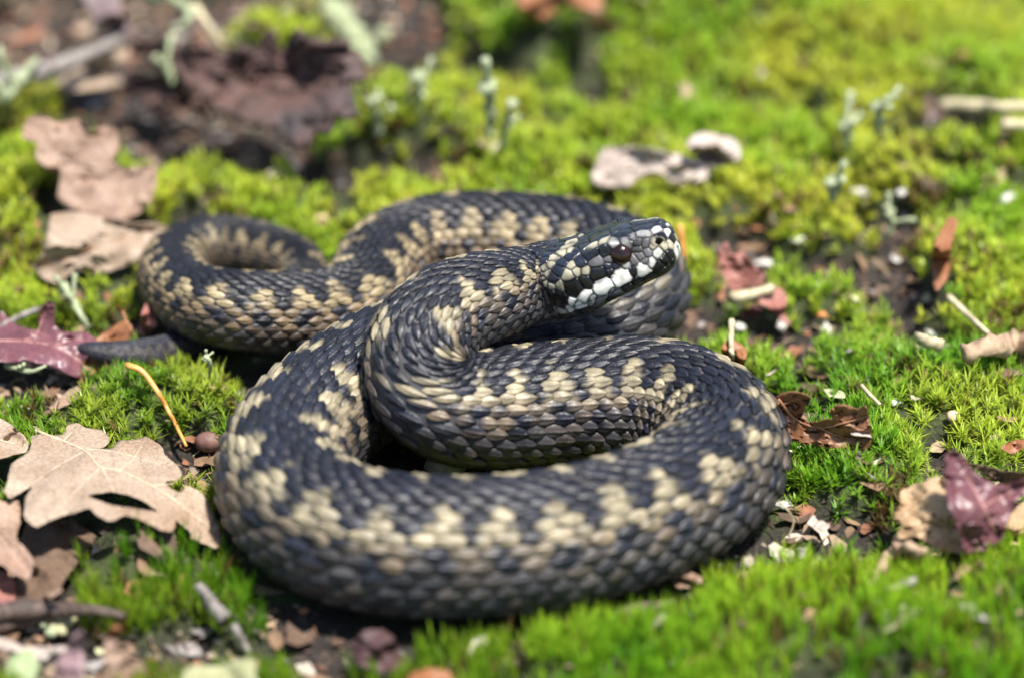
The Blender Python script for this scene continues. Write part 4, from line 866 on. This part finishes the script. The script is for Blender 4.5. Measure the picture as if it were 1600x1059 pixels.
o = obj_np('soil_crumbs', V.reshape(-1, 3), (fo[None] + (np.arange(n) * 6)[:, None, None]).reshape(-1, 3), M_CRUMB, None, np.repeat(pal[cidx] * (0.6 + 0.8 * rng.random((n, 1))), 6, 0), False)
tag(o, 'dark crumbs of soil and litter between the moss patches', 'soil', kind='stuff')

# flakes of leaf and bark, and thin dead stems, strewn over the soil
n = 16000
x = rng.uniform(-0.17, 0.17, n); y = rng.uniform(-0.15, 0.27, n); sm = look(_SOIL, x, y); gp = look(_GAP, x, y); z = hq(x, y)
pt = np.stack([x, y, z], -1); ok = (rng.random(n) < 0.10 + 0.62 * sm) & near_frame(pt) & (gp > 0.0005); sm = sm[ok]; pt = pt[ok]; n = len(pt)
pt[:, 2] += (0.7 + 3.6 * (1 - sm) * rng.random(n)) * MM
L1 = rng.lognormal(math.log(1.5), 0.5, n) * MM; W1 = L1 * rng.uniform(0.15, 0.7, n); az = rng.uniform(0, 2 * np.pi, n); ti = rng.normal(0, 0.35, n); be = rng.normal(0, 0.3, n)
gu, gvv = np.meshgrid([-1, -0.35, 0.35, 1.0], [-1, 0, 1.0], indexing='ij')
wob = 1 + 0.35 * rng.normal(size=(n, 4, 3)); wid = np.array([0.45, 1.0, 0.9, 0.3])[None, :, None]
lx = gu[None] * L1[:, None, None] * (1 + 0.15 * rng.normal(size=(n, 4, 3))); ly = gvv[None] * W1[:, None, None] * wid * wob
lz = lx * ti[:, None, None] + be[:, None, None] * (lx ** 2 + ly ** 2) / L1[:, None, None] + 0.25 * np.abs(ly) * rng.normal(size=(n, 1, 1))
cs, sn = np.cos(az)[:, None, None], np.sin(az)[:, None, None]
V = np.stack([lx * cs - ly * sn, lx * sn + ly * cs, lz], -1).reshape(n, 12, 3) + pt[:, None]
pal = np.array([(0.10, 0.06, 0.04), (0.20, 0.12, 0.07), (0.34, 0.24, 0.16), (0.42, 0.36, 0.30), (0.26, 0.11, 0.06), (0.22, 0.20, 0.19), (0.14, 0.08, 0.08), (0.40, 0.40, 0.24)])
cl = pal[rng.choice(8, n, p=[.25, .2, .14, .07, .10, .12, .08, .04])] * rng.uniform(0.6, 1.2, (n, 1))
o = obj_np('litter_flakes', V.reshape(-1, 3), (grid_faces(4, 3)[None] + (np.arange(n) * 12)[:, None, None]).reshape(-1, 4), M_CRUMB, None, np.repeat(cl, 12, 0), True)
tag(o, 'tiny brown and grey flakes of dead leaf strewn over the soil', 'litter', kind='stuff')
n = 5000
x = rng.uniform(-0.16, 0.16, n); y = rng.uniform(-0.14, 0.24, n); sm = look(_SOIL, x, y); gp = look(_GAP, x, y)
pt = np.stack([x, y, hq(x, y) + 0.6 * MM], -1); ok = (rng.random(n) < 0.04 + 0.5 * sm) & near_frame(pt) & (gp > 0.001); pt = pt[ok]; n = len(pt)
k = 6; tq = np.linspace(0, 1, k); az = rng.uniform(0, 2 * np.pi, n); tu = rng.normal(0, 0.9, n); ln = rng.lognormal(math.log(5), 0.4, n) * MM; hz = rng.uniform(0.2, 2.6, n) * MM
aa = az[:, None] + tu[:, None] * tq; stp = ln[:, None, None] / k * np.stack([np.cos(aa), np.sin(aa), 0 * aa], -1)
cl_ = pt[:, None] + np.cumsum(stp, 1); cl_[..., 2] += hz[:, None] * np.sin(np.pi * tq)[None]
rr = rng.uniform(0.10, 0.26, n)[:, None] * MM * np.linspace(1, 0.5, k)
tri_ = np.array([0, 2.1, 4.2]); nv_ = np.stack([-np.sin(aa), np.cos(aa), 0 * aa], -1)
V = cl_[:, :, None] + rr[..., None, None] * (np.cos(tri_)[None, None, :, None] * nv_[:, :, None] + np.sin(tri_)[None, None, :, None] * np.array([0, 0, 1.0]))
pal = np.array([(0.09, 0.045, 0.025), (0.20, 0.11, 0.05), (0.34, 0.26, 0.14), (0.05, 0.03, 0.02)])
cl = pal[rng.choice(4, n, p=[.35, .28, .15, .22])] * rng.uniform(0.7, 1.2, (n, 1))
o = obj_np('dead_stems', V.reshape(-1, 3), (grid_faces(k, 3, True)[None] + (np.arange(n) * 3 * k)[:, None, None]).reshape(-1, 4), M_CRUMB, None, np.repeat(cl, 3 * k, 0), True)
tag(o, 'fine brown dead moss stems tangled on the bare soil', 'stems', kind='stuff')

# ------------------------------------------------------------------ moss (uncountable): real shoots with pointed leaves
def moss(name, label, pts, nrm, H, nleaf, llen, lw, spread, base_c, tip_c, seed, stem=0.35):
    """shoots at pts; every leaf a folded, bent blade of three triangles"""
    r = np.random.default_rng(seed); n = len(pts); k = nleaf
    cl = fbm(pts[:, 0] * 170, pts[:, 1] * 170, seed + 40); H = H * (0.55 + 0.9 * cl)
    br = (r.random(n) < 0.06 + 0.4 * sstep(0.63, 0.74, fbm(pts[:, 0] * 90, pts[:, 1] * 90, seed + 50)))[:, None]
    dead = np.array([0.24, 0.15, 0.05]); tip_c = np.where(br, dead * r.uniform(0.5, 1.4, (n, 1)), tip_c); base_c = np.where(br, dead * 0.4, base_c)
    az = r.uniform(0, 2 * np.pi, (n, k)) ; lv = r.random((n, k))                  # place up the stem
    lean = r.normal(0, 0.22, (n, 2))
    up = np.stack([lean[:, 0], lean[:, 1], np.ones(n)], -1) + nrm * 0.6; up /= np.linalg.norm(up, axis=1)[:, None]
    st = pts[:, None] + up[:, None] * (H[:, None] * (stem + (1 - stem) * lv) - llen[:, None] * 0.35)[..., None]
    el = np.radians(spread[0] + (spread[1] - spread[0]) * lv + r.normal(0, 9, (n, k)))
    d = np.stack([np.cos(az) * np.cos(el), np.sin(az) * np.cos(el), np.sin(el)], -1) + up[:, None] * 0.35
    d /= np.linalg.norm(d, axis=2)[..., None]
    sd_ = np.stack([-np.sin(az), np.cos(az), 0 * az], -1)
    ll = (llen[:, None] * r.uniform(0.7, 1.25, (n, k)))[..., None]; ww = (lw * r.uniform(0.8, 1.2, (n, k)))[..., None]
    bend = np.array([0, 0, 1.0]) * (0.18 * ll)
    b0 = st - sd_ * ww * 0.5; b1 = st + sd_ * ww * 0.5
    mdp = st + d * ll * 0.5
    m0 = mdp - sd_ * ww * 0.42; m1 = mdp + sd_ * ww * 0.42
    tp = st + d * ll + bend * r.uniform(-1.0, 1.0, (n, k, 1))
    V = np.stack([b0, b1, m0, m1, tp], 2).reshape(-1, 3)
    F = np.array([(0, 1, 3), (0, 3, 2), (2, 3, 4)])
    F = (F[None] + (np.arange(n * k) * 5)[:, None, None]).reshape(-1, 3)
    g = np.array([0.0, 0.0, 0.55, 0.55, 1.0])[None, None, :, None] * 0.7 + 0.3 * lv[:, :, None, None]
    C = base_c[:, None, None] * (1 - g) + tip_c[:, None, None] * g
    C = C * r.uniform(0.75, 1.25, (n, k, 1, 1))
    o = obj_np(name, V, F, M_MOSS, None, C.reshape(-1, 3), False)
    return tag(o, label, 'moss', kind='stuff')
def shoots(n, vlo, vhi, extra=None):
    x = rng.uniform(-0.25, 0.25, n); y = rng.uniform(-0.168, 0.315, n)
    q = proj(np.stack([x, y, np.zeros(n)], -1)); k = (q[:, 1] > vlo) & (q[:, 1] < vhi) & (q[:, 0] > -420) & (q[:, 0] < 2020)
    x, y = x[k], y[k]; gp = look(_GAP, x, y); sm = look(_SOIL, x, y)
    k = (gp > 0.0005) & (rng.random(len(x)) > sm * 1.05) & ~(leafmask(x, y) & (rng.random(len(x)) < 0.95)) & ~((leafmask(x, y + 0.004) | leafmask(x, y + 0.008)) & (rng.random(len(x)) < 0.75))
    x, y, gp, sm = x[k], y[k], gp[k], sm[k]; z = hq(x, y); e = 0.002
    nx = (hq(x - e, y) - hq(x + e, y)) / (2 * e); ny = (hq(x, y - e) - hq(x, y + e)) / (2 * e)
    nr = np.stack([nx, ny, np.ones(len(x))], -1); nr /= np.linalg.norm(nr, axis=1)[:, None]
    return np.stack([x, y, z], -1), nr, gp
def tint(p, seed):
    a = fbm(p[:, 0] * 45, p[:, 1] * 45, seed)[:, None]; b_ = rng.random((len(p), 1)); return np.clip((a - 0.5) * 2.2 + 0.5 + (b_ - 0.5) * 0.5, 0, 1)
# far: soft yellow-green cushions
p, nr, gp = shoots(82000, -260, 520)
k = tint(p, 61); tip = np.array([0.36, 0.58, 0.035]) * (1 - k) + np.array([0.66, 0.70, 0.070]) * k
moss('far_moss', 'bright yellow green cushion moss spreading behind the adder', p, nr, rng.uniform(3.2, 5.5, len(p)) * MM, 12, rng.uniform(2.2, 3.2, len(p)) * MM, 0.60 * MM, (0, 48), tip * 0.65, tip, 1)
# middle: star-shaped shoots in focus
p, nr, gp = shoots(70000, 500, 905)
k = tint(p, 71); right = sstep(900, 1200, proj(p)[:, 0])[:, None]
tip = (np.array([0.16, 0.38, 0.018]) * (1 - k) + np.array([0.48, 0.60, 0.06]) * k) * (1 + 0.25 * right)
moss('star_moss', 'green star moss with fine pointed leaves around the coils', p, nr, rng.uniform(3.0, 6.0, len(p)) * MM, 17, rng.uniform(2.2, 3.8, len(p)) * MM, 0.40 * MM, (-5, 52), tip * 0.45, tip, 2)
# near: upright hair-like tufts
p, nr, gp = shoots(70000, 880, 1260)
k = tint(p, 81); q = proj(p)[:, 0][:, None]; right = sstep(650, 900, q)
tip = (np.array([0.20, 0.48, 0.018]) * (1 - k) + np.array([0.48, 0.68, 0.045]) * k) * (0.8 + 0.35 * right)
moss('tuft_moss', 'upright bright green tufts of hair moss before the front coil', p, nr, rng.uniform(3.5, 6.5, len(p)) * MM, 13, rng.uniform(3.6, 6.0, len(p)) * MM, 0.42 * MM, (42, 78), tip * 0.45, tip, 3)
